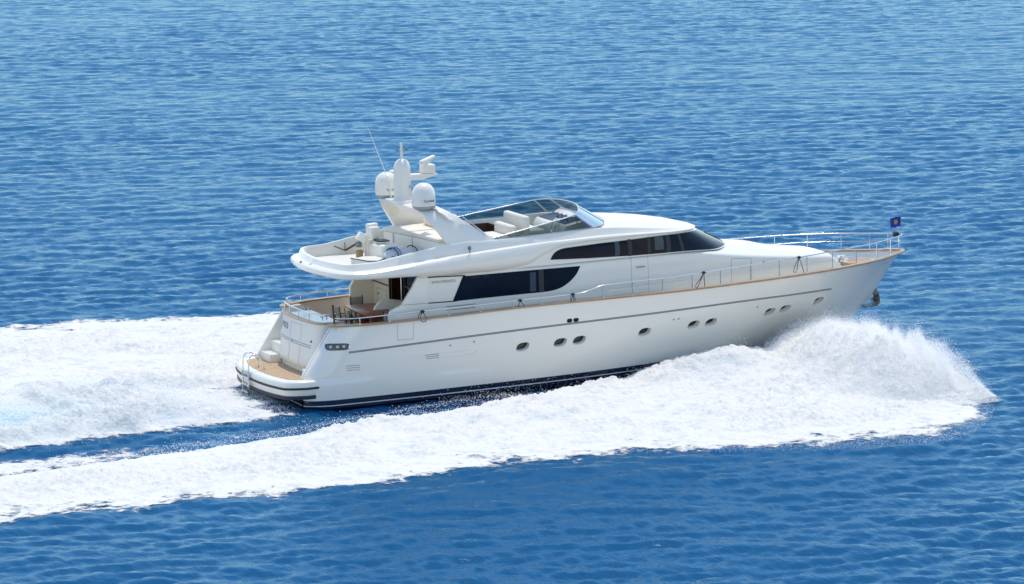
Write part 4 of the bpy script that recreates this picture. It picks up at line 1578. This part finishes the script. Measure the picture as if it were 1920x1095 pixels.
# wake shape, symmetric about the yacht's centreline
XI = [-40, -13, -3.7, 1, 4, 7.3, 10, 12, 14, 17, 20, 22.4]
f_yi = pchip(XI, [14.0, 9.6, 7.8, 6.5, 5.6, 4.6, 3.8, 2.9, 2.5, 2.2, 1.6, .4])
f_yo = pchip(XI, [18, 15.0, 14.6, 13.9, 13.4, 13.2, 13.6, 14.1, 14.8, 15.0, 12.9, 9.6])
f_hb = pchip([-40, -13, 0, 8, 12, 15, 18, 20, 22, 22.8], [.15, .22, .30, .42, .55, .68, .75, .7, .4, .0])
f_hc = pchip([-40, 10.5, 12.1, 12.9, 14.1, 15.4, 16.2, 17.4, 18.5, 20, 22, 22.8], [.3, .3, .44, .72, 1.0, 1.16, 1.24, 1.10, .85, .9, .5, 0])
f_ys = pchip([-40, -14, -7, -2, .4, 1.6], [8.5, 5.3, 4.6, 3.8, 3.0, 2.3])
f_hs = pchip([-40, -20, -12, -8, -5, -2, 0, 1.6], [.3, .6, .95, .95, .62, .30, .12, .0])


def wake(x, y):
    """height of the wake surface and foam coverage"""
    a = np.abs(y)
    yi, yo = f_yi(x), f_yo(x)
    yi = np.where((y > 0) & (x < 9), yi - (4.3 + .4 * np.sin(x * .9)) * (1 - sstep(4, 9, x)), yi)
    yo = yo + 3.6 * (y > 0)
    yi2 = np.minimum(yi, yo - .5)
    q = (a - yi2) / (yo - yi2)
    front = 1 - sstep(21.6, 22.6, x + .0 * a)
    rise = sstep(-.06, .12, q)
    fall = 1 - sstep(.25, 1.02, q)
    hb, hc = f_hb(x), f_hc(x)
    h = hb * rise * fall + (hc - hb) * np.exp(-(np.maximum(0, a - yi2 - .7) / 2.2) ** 2) * sstep(10.5, 12.5, x) * (a > yi2 - 1.5)
    h = h - .22 * np.exp(-((a - np.minimum(yi2 - 1.4, 4.2)) / 1.3) ** 2) * (x < 11)
    cov = sstep(yi2 - .55, yi2 + .55, a) * (1 - .30 * sstep(yo - 3.2, yo - .8, a)) * (1 - sstep(yo - 1.0, yo + 1.1, a)) * front
    ys = f_ys(x)
    hs = f_hs(x) * np.exp(-(a / (ys * .62)) ** 2 * .9)
    cs = (1 - sstep(ys - .9, ys + .9, a)) * (1 - sstep(-1.3, 1.0, x + .25 * np.sin(7 * y) + .2 * np.sin(3.1 * y + 1)))
    # loose patches of foam in the trough astern
    ct = np.where(y > 0, .5, .50) * (1 - sstep(-8, 3, x)) * (a < yi2 + .5) * sstep(ys + 1.2, ys + 2.6, a)
    pl = plume(x, a)
    thin_ = sstep(20.0, 22.0, x) * sstep(2.2, 4.6, a) * (1 - sstep(9.4, 10.4, a))
    h = np.maximum(h * front, (.92 - .42 * thin_) * pl) + hs
    cov = np.maximum(cov, sstep(.05, .22, pl))
    return h, np.maximum(np.maximum(cov, cs), ct), cs


def add_attr(me, name, arr):
    at = me.attributes.new(name, 'FLOAT', 'POINT')
    at.data.foreach_set('value', np.ascontiguousarray(arr, np.float32).ravel())


def fast_mesh(name, V, F):
    """V (n,3), F (m,3|4) arrays"""
    me = bpy.data.meshes.new(name)
    me.vertices.add(len(V))
    me.vertices.foreach_set('co', np.ascontiguousarray(V, np.float32).ravel())
    k = F.shape[1]
    me.loops.add(F.size)
    me.loops.foreach_set('vertex_index', np.ascontiguousarray(F, np.int32).ravel())
    me.polygons.add(len(F))
    me.polygons.foreach_set('loop_start', np.arange(0, F.size, k, dtype=np.int32))
    me.update(calc_edges=True)
    me.shade_smooth()
    return me


def grid_faces(n, m):
    i, j = np.meshgrid(np.arange(n - 1), np.arange(m - 1), indexing='ij')
    a = (i * m + j).ravel()
    return np.stack([a, a + 1, a + m + 1, a + m], 1)


# --- sea sheet: dense where the photograph looks, plain beyond
Cx, Cy = cam.location.x, cam.location.y
NR, NC = 1150, 900
dist = 74 * (640 / 74) ** np.linspace(0, 1, NR)
ang = np.linspace(-.30, .30, NC)
D, Aa = np.meshgrid(dist, ang, indexing='ij')
fwd = np.array([math.sin(YAW), math.cos(YAW)]); rgt = np.array([math.cos(YAW), -math.sin(YAW)])
X = Cx + D * (fwd[0] + np.tan(Aa) * rgt[0]); Yy = Cy + D * (fwd[1] + np.tan(Aa) * rgt[1])
fade = 1 - sstep(150, 260, D)
h, dx, dy = waves(X, Yy, fade)
wh, wc_, _ = wake(X, Yy)
near = ((np.abs(Yy) < 21.5) & (X < 26))
wh = wh - .4 * sstep(.08, .4, plume(X, np.abs(Yy)))
calm = 1 - .45 * np.clip(wc_, 0, 1) * near
Z = h * calm + np.where(near, wh, 0) - .03 * sstep(.9, 1.0, wc_) * near
inside = (X > 1.2) & (X < 22) & (np.abs(Yy) < 2.0)
Z = np.where(inside, np.minimum(Z, .05), Z)
V = np.stack([X + .75 * dx * calm, Yy + .75 * dy * calm, Z], -1).reshape(-1, 3)
F = grid_faces(NR, NC)
# outer sheet to the horizon (a frame of quads round the dense patch, same mesh)
cor = [V[0], V[NC - 1], V[(NR - 1) * NC + NC - 1], V[(NR - 1) * NC]]
R0 = 9000.0
outer = np.array([[Cx - R0, Cy - R0, -.6], [Cx + R0, Cy - R0, -.6], [Cx + R0, Cy + R0, -.6], [Cx - R0, Cy + R0, -.6]])
base = len(V)
V = np.vstack([V, outer])
F = np.vstack([F, [[base, base + 1, base + 2, base + 3]]])
sea_me = fast_mesh("sea", V, F)

seam = bpy.data.materials.new("sea_water")
seam.use_nodes = True
nt = seam.node_tree
b = nt.nodes["Principled BSDF"]
nt.nodes.remove(b)
wd_ = nt.nodes.new("ShaderNodeBsdfDiffuse"); wd_.inputs[0].default_value = (0.001, 0.073, 0.183, 1)
wg_ = nt.nodes.new("ShaderNodeBsdfGlossy"); wg_.inputs[0].default_value = (0.60, 0.84, 1.0, 1); wg_.inputs["Roughness"].default_value = 0.18
wf_ = nt.nodes.new("ShaderNodeFresnel"); wf_.inputs[0].default_value = 1.33
wm_ = nt.nodes.new("ShaderNodeMath"); wm_.operation = 'MULTIPLY'; wm_.inputs[1].default_value = 0.68; wm_.use_clamp = True
wx_ = nt.nodes.new("ShaderNodeMixShader")
nt.links.new(wf_.outputs[0], wm_.inputs[0]); nt.links.new(wm_.outputs[0], wx_.inputs[0])
nt.links.new(wd_.outputs[0], wx_.inputs[1]); nt.links.new(wg_.outputs[0], wx_.inputs[2])
nt.links.new(wx_.outputs[0], nt.nodes["Material Output"].inputs[0])
tc = nt.nodes.new("ShaderNodeTexCoord")
mp = nt.nodes.new("ShaderNodeMapping")
mp.inputs["Rotation"].default_value = (0, 0, -WD)
mp.inputs["Scale"].default_value = (1.0, .55, 1)
n1 = nt.nodes.new("ShaderNodeTexNoise"); n1.inputs["Scale"].default_value = 5.0; n1.inputs["Detail"].default_value = 5; n1.inputs["Roughness"].default_value = .5
bp = nt.nodes.new("ShaderNodeBump"); bp.inputs["Strength"].default_value = .75; bp.inputs["Distance"].default_value = .05
nt.links.new(tc.outputs["Object"], mp.inputs[0]); nt.links.new(mp.outputs[0], n1.inputs["Vector"])
nt.links.new(n1.outputs["Fac"], bp.inputs["Height"])
for nd in (wd_, wg_, wf_):
    nt.links.new(bp.outputs["Normal"], nd.inputs["Normal"])
sea = link("sea", sea_me, seam, None, smooth=0)
tag(sea, "deep blue rippled open sea around the yacht", None, None, "structure")

# --- foam
def foam_noise(L, N, lmin, lmax, power, seed):
    t = wave_tile(L, N, lmin, lmax, 0, 0.0, 1.0, seed, power)[0]
    return t


FN1 = foam_noise(17.3, 512, .5, 4.0, 1.6, 21)
FN2 = foam_noise(7.1, 512, .10, .7, 1.5, 22)
FN3 = foam_noise(23.7, 256, 1.2, 9, 1.7, 23)
dxg, dyg = .06, .075
xs2 = np.arange(-24, 23.6, dxg); ys2 = np.arange(-16.8, 21.5, dyg)
X, Yy = np.meshgrid(xs2, ys2, indexing='ij')
wh, cv, cs = wake(X, Yy)
h, dx, dy = waves(X, Yy)
n1_ = sample(FN1, 17.3, X * .75, Yy); n2_ = sample(FN2, 7.1, X * .85, Yy); n3_ = sample(FN3, 23.7, X * .8, Yy)
bil = np.abs(n1_) * .9 + np.abs(n2_) * .35
amp = np.clip(cv, 0, 1) * (.6 + .4 * np.clip(n3_ + .5, 0, 1.5))
cl = np.clip(cv, 0, 1)
lift = sstep(.72, 1.0, cl) * (.6 + .4 * np.clip(n3_ + .5, 0, 1.5))
Z = wh + h * (1 - .45 * cl) + .012 + .012 * cl + lift * (.05 * np.abs(n1_) + .062 * np.abs(n2_) - .04 + .04 * n3_)
Z += cs * (.10 * n3_ + .07 * n1_) * np.clip((1.0 - X) / 4, 0, 1.6) * sstep(.6, 1.0, cs)
Z = np.maximum(Z, wh + h * (1 - .45 * cl) + .012)
pl_ = plume(X, np.abs(Yy))
rad_ = np.hypot(X - 24.5, Yy); the_ = np.arctan2(np.abs(Yy), 24.5 - X)
fan_ = sample(FN1, 17.3, rad_ * .30, the_ * 16)
Z += np.clip(pl_, 0, 1.2) * (.075 * fan_ + .03 * n2_)
covn = cv + (.09 * n3_ + .06 * n1_) * (cv < .97) * (cv > .02)
covn = np.where((cs > .8) | (pl_ > .35), np.maximum(covn, .95), covn)
keep_v = cv > .03
F = grid_faces(len(xs2), len(ys2))
flat = keep_v.ravel()
hullmask = (X > 1.3) & (X < 21) & (np.abs(Yy) < 1.9)
flat = flat & ~hullmask.ravel()
F = F[flat[F].all(1)]
used = np.unique(F)
remap = -np.ones(X.size, int); remap[used] = np.arange(len(used))
V = np.stack([X + .75 * dx * (1 - .45 * cl), Yy + .75 * dy * (1 - .45 * cl), Z], -1).reshape(-1, 3)[used]
foam_me = fast_mesh("wake_foam", V, remap[F])
add_attr(foam_me, "cov", np.clip(covn, 0, 1.2).ravel()[used])
aqua = cs * np.exp(-((X + 9.5) / 2.6) ** 2) * np.exp(-((Yy + 2.6) / 1.1) ** 2)
aqua = np.maximum(aqua, .35 * np.clip(n3_ - .9, 0, 1) * cs)
add_attr(foam_me, "aqua", aqua.ravel()[used])
streak_ = np.exp(-((X - 14.6) / 1.9) ** 2) * np.exp(-((np.abs(Yy) - 4.6) / 1.2) ** 2)
thin = np.clip(cs * 1.0 * np.exp(-((X + 4.0) / 4.5) ** 2) + 1.0 * streak_, 0, 1)
add_attr(foam_me, "thin", thin.ravel()[used])
streak = np.exp(-((X - 14.6) / 1.7) ** 2) * np.exp(-((np.abs(Yy) - 4.6) / .9) ** 2)
add_attr(foam_me, "streak", streak.ravel()[used])


def foam_material():
    m = bpy.data.materials.new("sea_foam")
    m.use_nodes = True
    nt = m.node_tree
    b = nt.nodes["Principled BSDF"]
    b.inputs["Roughness"].default_value = .75
    b.inputs["Specular IOR Level"].default_value = .25
    out = nt.nodes["Material Output"]
    ac = nt.nodes.new("ShaderNodeAttribute"); ac.attribute_name = "cov"
    aq = nt.nodes.new("ShaderNodeAttribute"); aq.attribute_name = "aqua"
    ak = nt.nodes.new("ShaderNodeAttribute"); ak.attribute_name = "streak"
    tc = nt.nodes.new("ShaderNodeTexCoord")
    n1 = nt.nodes.new("ShaderNodeTexNoise"); n1.inputs["Scale"].default_value = 2.6; n1.inputs["Detail"].default_value = 9; n1.inputs["Roughness"].default_value = .68
    mp = nt.nodes.new("ShaderNodeMapping"); mp.inputs["Scale"].default_value = (.8, 1, 1)
    nt.links.new(tc.outputs["Object"], mp.inputs[0]); nt.links.new(mp.outputs[0], n1.inputs["Vector"])
    n2 = nt.nodes.new("ShaderNodeTexNoise"); n2.inputs["Scale"].default_value = 9; n2.inputs["Detail"].default_value = 6
    nt.links.new(tc.outputs["Object"], n2.inputs["Vector"])
    # lacy edge: coverage plus noise against a threshold
    su = nt.nodes.new("ShaderNodeMath"); su.operation = 'SUBTRACT'; su.inputs[1].default_value = .5
    nt.links.new(n1.outputs["Fac"], su.inputs[0])
    mu = nt.nodes.new("ShaderNodeMath"); mu.operation = 'MULTIPLY_ADD'; mu.inputs[1].default_value = 1.5
    nt.links.new(su.outputs[0], mu.inputs[0]); nt.links.new(ac.outputs["Fac"], mu.inputs[2])
    # streak thins the sheet on the steep face of the bow wave
    n3 = nt.nodes.new("ShaderNodeTexNoise"); n3.inputs["Scale"].default_value = 3.2; n3.inputs["Detail"].default_value = 7
    mp3 = nt.nodes.new("ShaderNodeMapping"); mp3.inputs["Scale"].default_value = (.45, 3.0, 1.0)
    nt.links.new(tc.outputs["Object"], mp3.inputs[0]); nt.links.new(mp3.outputs[0], n3.inputs["Vector"])
    r3 = nt.nodes.new("ShaderNodeMapRange"); r3.inputs["From Min"].default_value = .46; r3.inputs["From Max"].default_value = .6
    nt.links.new(n3.outputs["Fac"], r3.inputs["Value"])
    m3 = nt.nodes.new("ShaderNodeMath"); m3.operation = 'MULTIPLY'
    nt.links.new(r3.outputs[0], m3.inputs[0]); nt.links.new(ak.outputs["Fac"], m3.inputs[1])
    s3 = nt.nodes.new("ShaderNodeMath"); s3.operation = 'MULTIPLY_ADD'; s3.inputs[1].default_value = -.42
    nt.links.new(m3.outputs[0], s3.inputs[0]); nt.links.new(mu.outputs[0], s3.inputs[2])
    mr = nt.nodes.new("ShaderNodeMapRange"); mr.interpolation_type = 'SMOOTHSTEP'
    mr.inputs["From Min"].default_value = .32; mr.inputs["From Max"].default_value = .62
    nt.links.new(s3.outputs[0], mr.inputs["Value"])
    c = nt.nodes.new("ShaderNodeMix"); c.data_type = 'RGBA'
    c.inputs["A"].default_value = (.79, .77, .735, 1); c.inputs["B"].default_value = (.36, .62, .68, 1)
    qa = nt.nodes.new("ShaderNodeMath"); qa.operation = 'MULTIPLY'
    ra = nt.nodes.new("ShaderNodeMapRange"); ra.inputs["From Min"].default_value = .35; ra.inputs["From Max"].default_value = .6
    nt.links.new(n2.outputs["Fac"], ra.inputs["Value"])
    nt.links.new(aq.outputs["Fac"], qa.inputs[0]); nt.links.new(ra.outputs[0], qa.inputs[1])
    nt.links.new(qa.outputs[0], c.inputs["Factor"])
    n5 = nt.nodes.new("ShaderNodeTexNoise"); n5.inputs["Scale"].default_value = 1.7; n5.inputs["Detail"].default_value = 10; n5.inputs["Roughness"].default_value = .72
    nt.links.new(mp.outputs[0], n5.inputs["Vector"])
    r5 = nt.nodes.new("ShaderNodeMapRange"); r5.inputs["From Min"].default_value = .30; r5.inputs["From Max"].default_value = .50
    r5.inputs["To Min"].default_value = .75; r5.inputs["To Max"].default_value = 0
    at_ = nt.nodes.new("ShaderNodeAttribute"); at_.attribute_name = "thin"
    n6 = nt.nodes.new("ShaderNodeTexNoise"); n6.inputs["Scale"].default_value = 1.1; n6.inputs["Detail"].default_value = 11; n6.inputs["Roughness"].default_value = .75
    mp6 = nt.nodes.new("ShaderNodeMapping"); mp6.inputs["Scale"].default_value = (.6, 1.1, 1)
    nt.links.new(tc.outputs["Object"], mp6.inputs[0]); nt.links.new(mp6.outputs[0], n6.inputs["Vector"])
    r6 = nt.nodes.new("ShaderNodeMapRange"); r6.inputs["From Min"].default_value = .38; r6.inputs["From Max"].default_value = .62
    nt.links.new(n6.outputs["Fac"], r6.inputs["Value"])
    m6 = nt.nodes.new("ShaderNodeMath"); m6.operation = 'MULTIPLY'
    nt.links.new(r6.outputs[0], m6.inputs[0]); nt.links.new(at_.outputs["Fac"], m6.inputs[1])
    x6 = nt.nodes.new("ShaderNodeMath"); x6.operation = 'MAXIMUM'
    nt.links.new(r5.outputs[0], x6.inputs[0]); nt.links.new(m6.outputs[0], x6.inputs[1])
    nt.links.new(n5.outputs["Fac"], r5.inputs["Value"])
    c5 = nt.nodes.new("ShaderNodeMix"); c5.data_type = 'RGBA'
    c5.inputs["B"].default_value = (.46, .53, .56, 1)
    nt.links.new(x6.outputs[0], c5.inputs["Factor"]); nt.links.new(c.outputs["Result"], c5.inputs["A"])
    nt.links.new(c5.outputs["Result"], b.inputs["Base Color"])
    bp = nt.nodes.new("ShaderNodeBump"); bp.inputs["Strength"].default_value = .8; bp.inputs["Distance"].default_value = .07
    nt.links.new(n2.outputs["Fac"], bp.inputs["Height"]); nt.links.new(bp.outputs["Normal"], b.inputs["Normal"])
    tr = nt.nodes.new("ShaderNodeBsdfTransparent")
    mx = nt.nodes.new("ShaderNodeMixShader")
    nt.links.new(mr.outputs[0], mx.inputs[0]); nt.links.new(tr.outputs[0], mx.inputs[1]); nt.links.new(b.outputs[0], mx.inputs[2])
    nt.links.new(mx.outputs[0], out.inputs[0])
    return m


foam = link("wake_foam", foam_me, foam_material(), None, smooth=0)
tag(foam, "broad white foam of the yacht's bow wave and stern wake spread over the sea", "foam", None, "stuff")

# --- spray: clouds of small flakes of water
def bow_spray(n, side):
    y = 1.0 + 10.4 * rng.random(n) ** .9
    xx = 22.6 - rng.gamma(1.7, 1.5, n) + .015 * (y - 5) + .06 * rng.normal(size=n)
    clump = sample(FN1, 17.3, np.hypot(xx - 24.5, y) * .30, np.arctan2(y, 24.5 - xx) * 16)
    c2 = sample(FN2, 7.1, xx * 1.3, y * 1.3)
    env = plume(xx, y)
    thin_ = sstep(20.0, 22.0, xx) * sstep(2.2, 4.6, y) * (1 - sstep(9.4, 10.4, y))
    z = env * (.95 - .45 * thin_ * rng.random(n) + .10 * rng.random(n)) * (1 + (.075 + .10 * thin_) * clump + .04 * c2) + rng.exponential(1, n) * .055 * (.25 + env)
    hy = np.interp(xx, hx_, hy_) + .18 * z
    ok = (xx > 15) & (y > hy) & (env > .03)
    return np.stack([xx, side * y, z + .02], 1)[ok]


spm = bpy.data.materials.new("spray_droplets")
spm.use_nodes = True
nt = spm.node_tree
nt.nodes.remove(nt.nodes["Principled BSDF"])
d1 = nt.nodes.new("ShaderNodeBsdfDiffuse"); d1.inputs[0].default_value = (.97, .97, .96, 1)
d2 = nt.nodes.new("ShaderNodeBsdfTranslucent"); d2.inputs[0].default_value = (.97, .97, .96, 1)
mx = nt.nodes.new("ShaderNodeMixShader"); mx.inputs[0].default_value = .3
nt.links.new(d1.outputs[0], mx.inputs[1]); nt.links.new(d2.outputs[0], mx.inputs[2]); nt.links.new(mx.outputs[0], nt.nodes["Material Output"].inputs[0])
TET = np.array([[1, 0, 0], [-.5, .866, 0], [-.5, -.866, 0]])
TF = np.array([[0, 1, 2]])


def droplets(name, P, r, lab):
    n = len(P)
    nz = np.array([0.1, -.25, 1.0]) + .42 * rng.normal(size=(n, 3))   # flakes lie mostly open to the sky
    nz /= np.linalg.norm(nz, axis=1)[:, None]
    t1 = np.cross(nz, rng.normal(size=(n, 3))); t1 /= np.linalg.norm(t1, axis=1)[:, None]
    t2 = np.cross(nz, t1)
    V = (t1[:, None, :] * TET[None, :, 0:1] + t2[:, None, :] * TET[None, :, 1:2]) * r[:, None, None] + P[:, None, :]
    F = (TF[None] + 3 * np.arange(n)[:, None, None]).reshape(-1, 3)
    me = fast_mesh(name, V.reshape(-1, 3), F)
    o = link(name, me, spm, None, smooth=0)
    return tag(o, lab, "spray", None, "stuff")


def sizes(n, lo=.005, hi=.017):
    return lo + (hi - lo) * rng.random(n) ** 2.2


Ps = bow_spray(520000, -1)
Pp = bow_spray(40000, 1)
# thin mist hanging over the plume
n = 60000
ym = 1.0 + 10.0 * rng.random(n); xm = 22.5 - rng.gamma(1.8, 1.3, n)
em = plume(xm, ym)
okm = (em > .12) & (ym > np.interp(xm, hx_, hy_) + .3)
Pz = np.stack([xm, -ym, em * 1.02 + rng.exponential(1, n) * .13 * (.3 + em)], 1)[okm]
# fine fringe thrown beyond the edge
n = 45000
a = rng.random(n)
yy = .8 + 9.8 * a
e_ = plume(22.0 + .015 * (yy - 5), yy)
kf = rng.random(n) < 1.15 - yy / 9
Pf = np.stack([22.45 + .16 * rng.normal(size=n) + .015 * (yy - 5), -yy, np.maximum(0.02, e_ * (.3 + .75 * rng.random(n)) + .05 * rng.normal(size=n))], 1)[kf]
# low mist skimming the water outside the band
n = 14000
xm = 10 + 12 * rng.random(n); ym = f_yo(xm) - .6 + 1.6 * rng.random(n) ** 1.5
Pm = np.stack([xm, -ym, .03 + .12 * rng.random(n)], 1)
P = np.vstack([Ps, Pp, Pf, Pm, Pz])
rs_ = sizes(len(P)); rs_[-len(Pz):] *= .6
droplets("bow_spray", P, rs_, "dense white cloud of spray thrown out from the yacht's bow")

# stern spray over the propeller wash
n = 90000
xa = 0.6 - 19 * rng.random(n) ** 1.1
ya = rng.normal(size=n) * f_ys(xa) * .48
wz, cc, _ = wake(xa, ya)
zz = wz + rng.exponential(1, n) * (.05 + .16 * sstep(0, -9, xa)) * (1 + .5 * sample(FN3, 23.7, xa, ya))
P1 = np.stack([xa, ya, np.maximum(zz, 0.03)], 1)
P1 = P1[(np.abs(ya) < f_ys(xa) + 1.0) & ((xa < -.15) | (zz < .25))]
droplets("stern_spray", P1, sizes(len(P1), .010, .026), "white spray churned up over the propeller wash astern")

# droplets along the crests of the two wave bands and by the hull side
n = 42000
xb = -14 + 33 * rng.random(n)
qb = rng.random(n) ** 1.6
yb = f_yi(xb) - .25 + qb * (f_yo(xb) - f_yi(xb)) * .9
wz, cc, _ = wake(xb, yb)
hz, _, _ = waves(xb, yb)
zb = wz + .45 * hz + .03 + rng.exponential(1, n) * (.05 + .10 * sstep(8, 17, xb)) * (1 + .4 * sample(FN1, 17.3, xb, yb))
sg = np.where(rng.random(n) < .8, -1, 1)
P2 = np.stack([xb, sg * yb, zb], 1)
n = 900
xh = 9.5 + 1.6 * rng.normal(size=n); zh = np.abs(rng.normal(size=n)) * .38
P3 = np.stack([xh, -(3.0 + .5 * rng.random(n)), zh], 1)
P2 = np.vstack([P2, P3])
droplets("wave_crest_spray", P2, sizes(len(P2), .009, .024), "fine droplets flying along the crest of the bow wave")
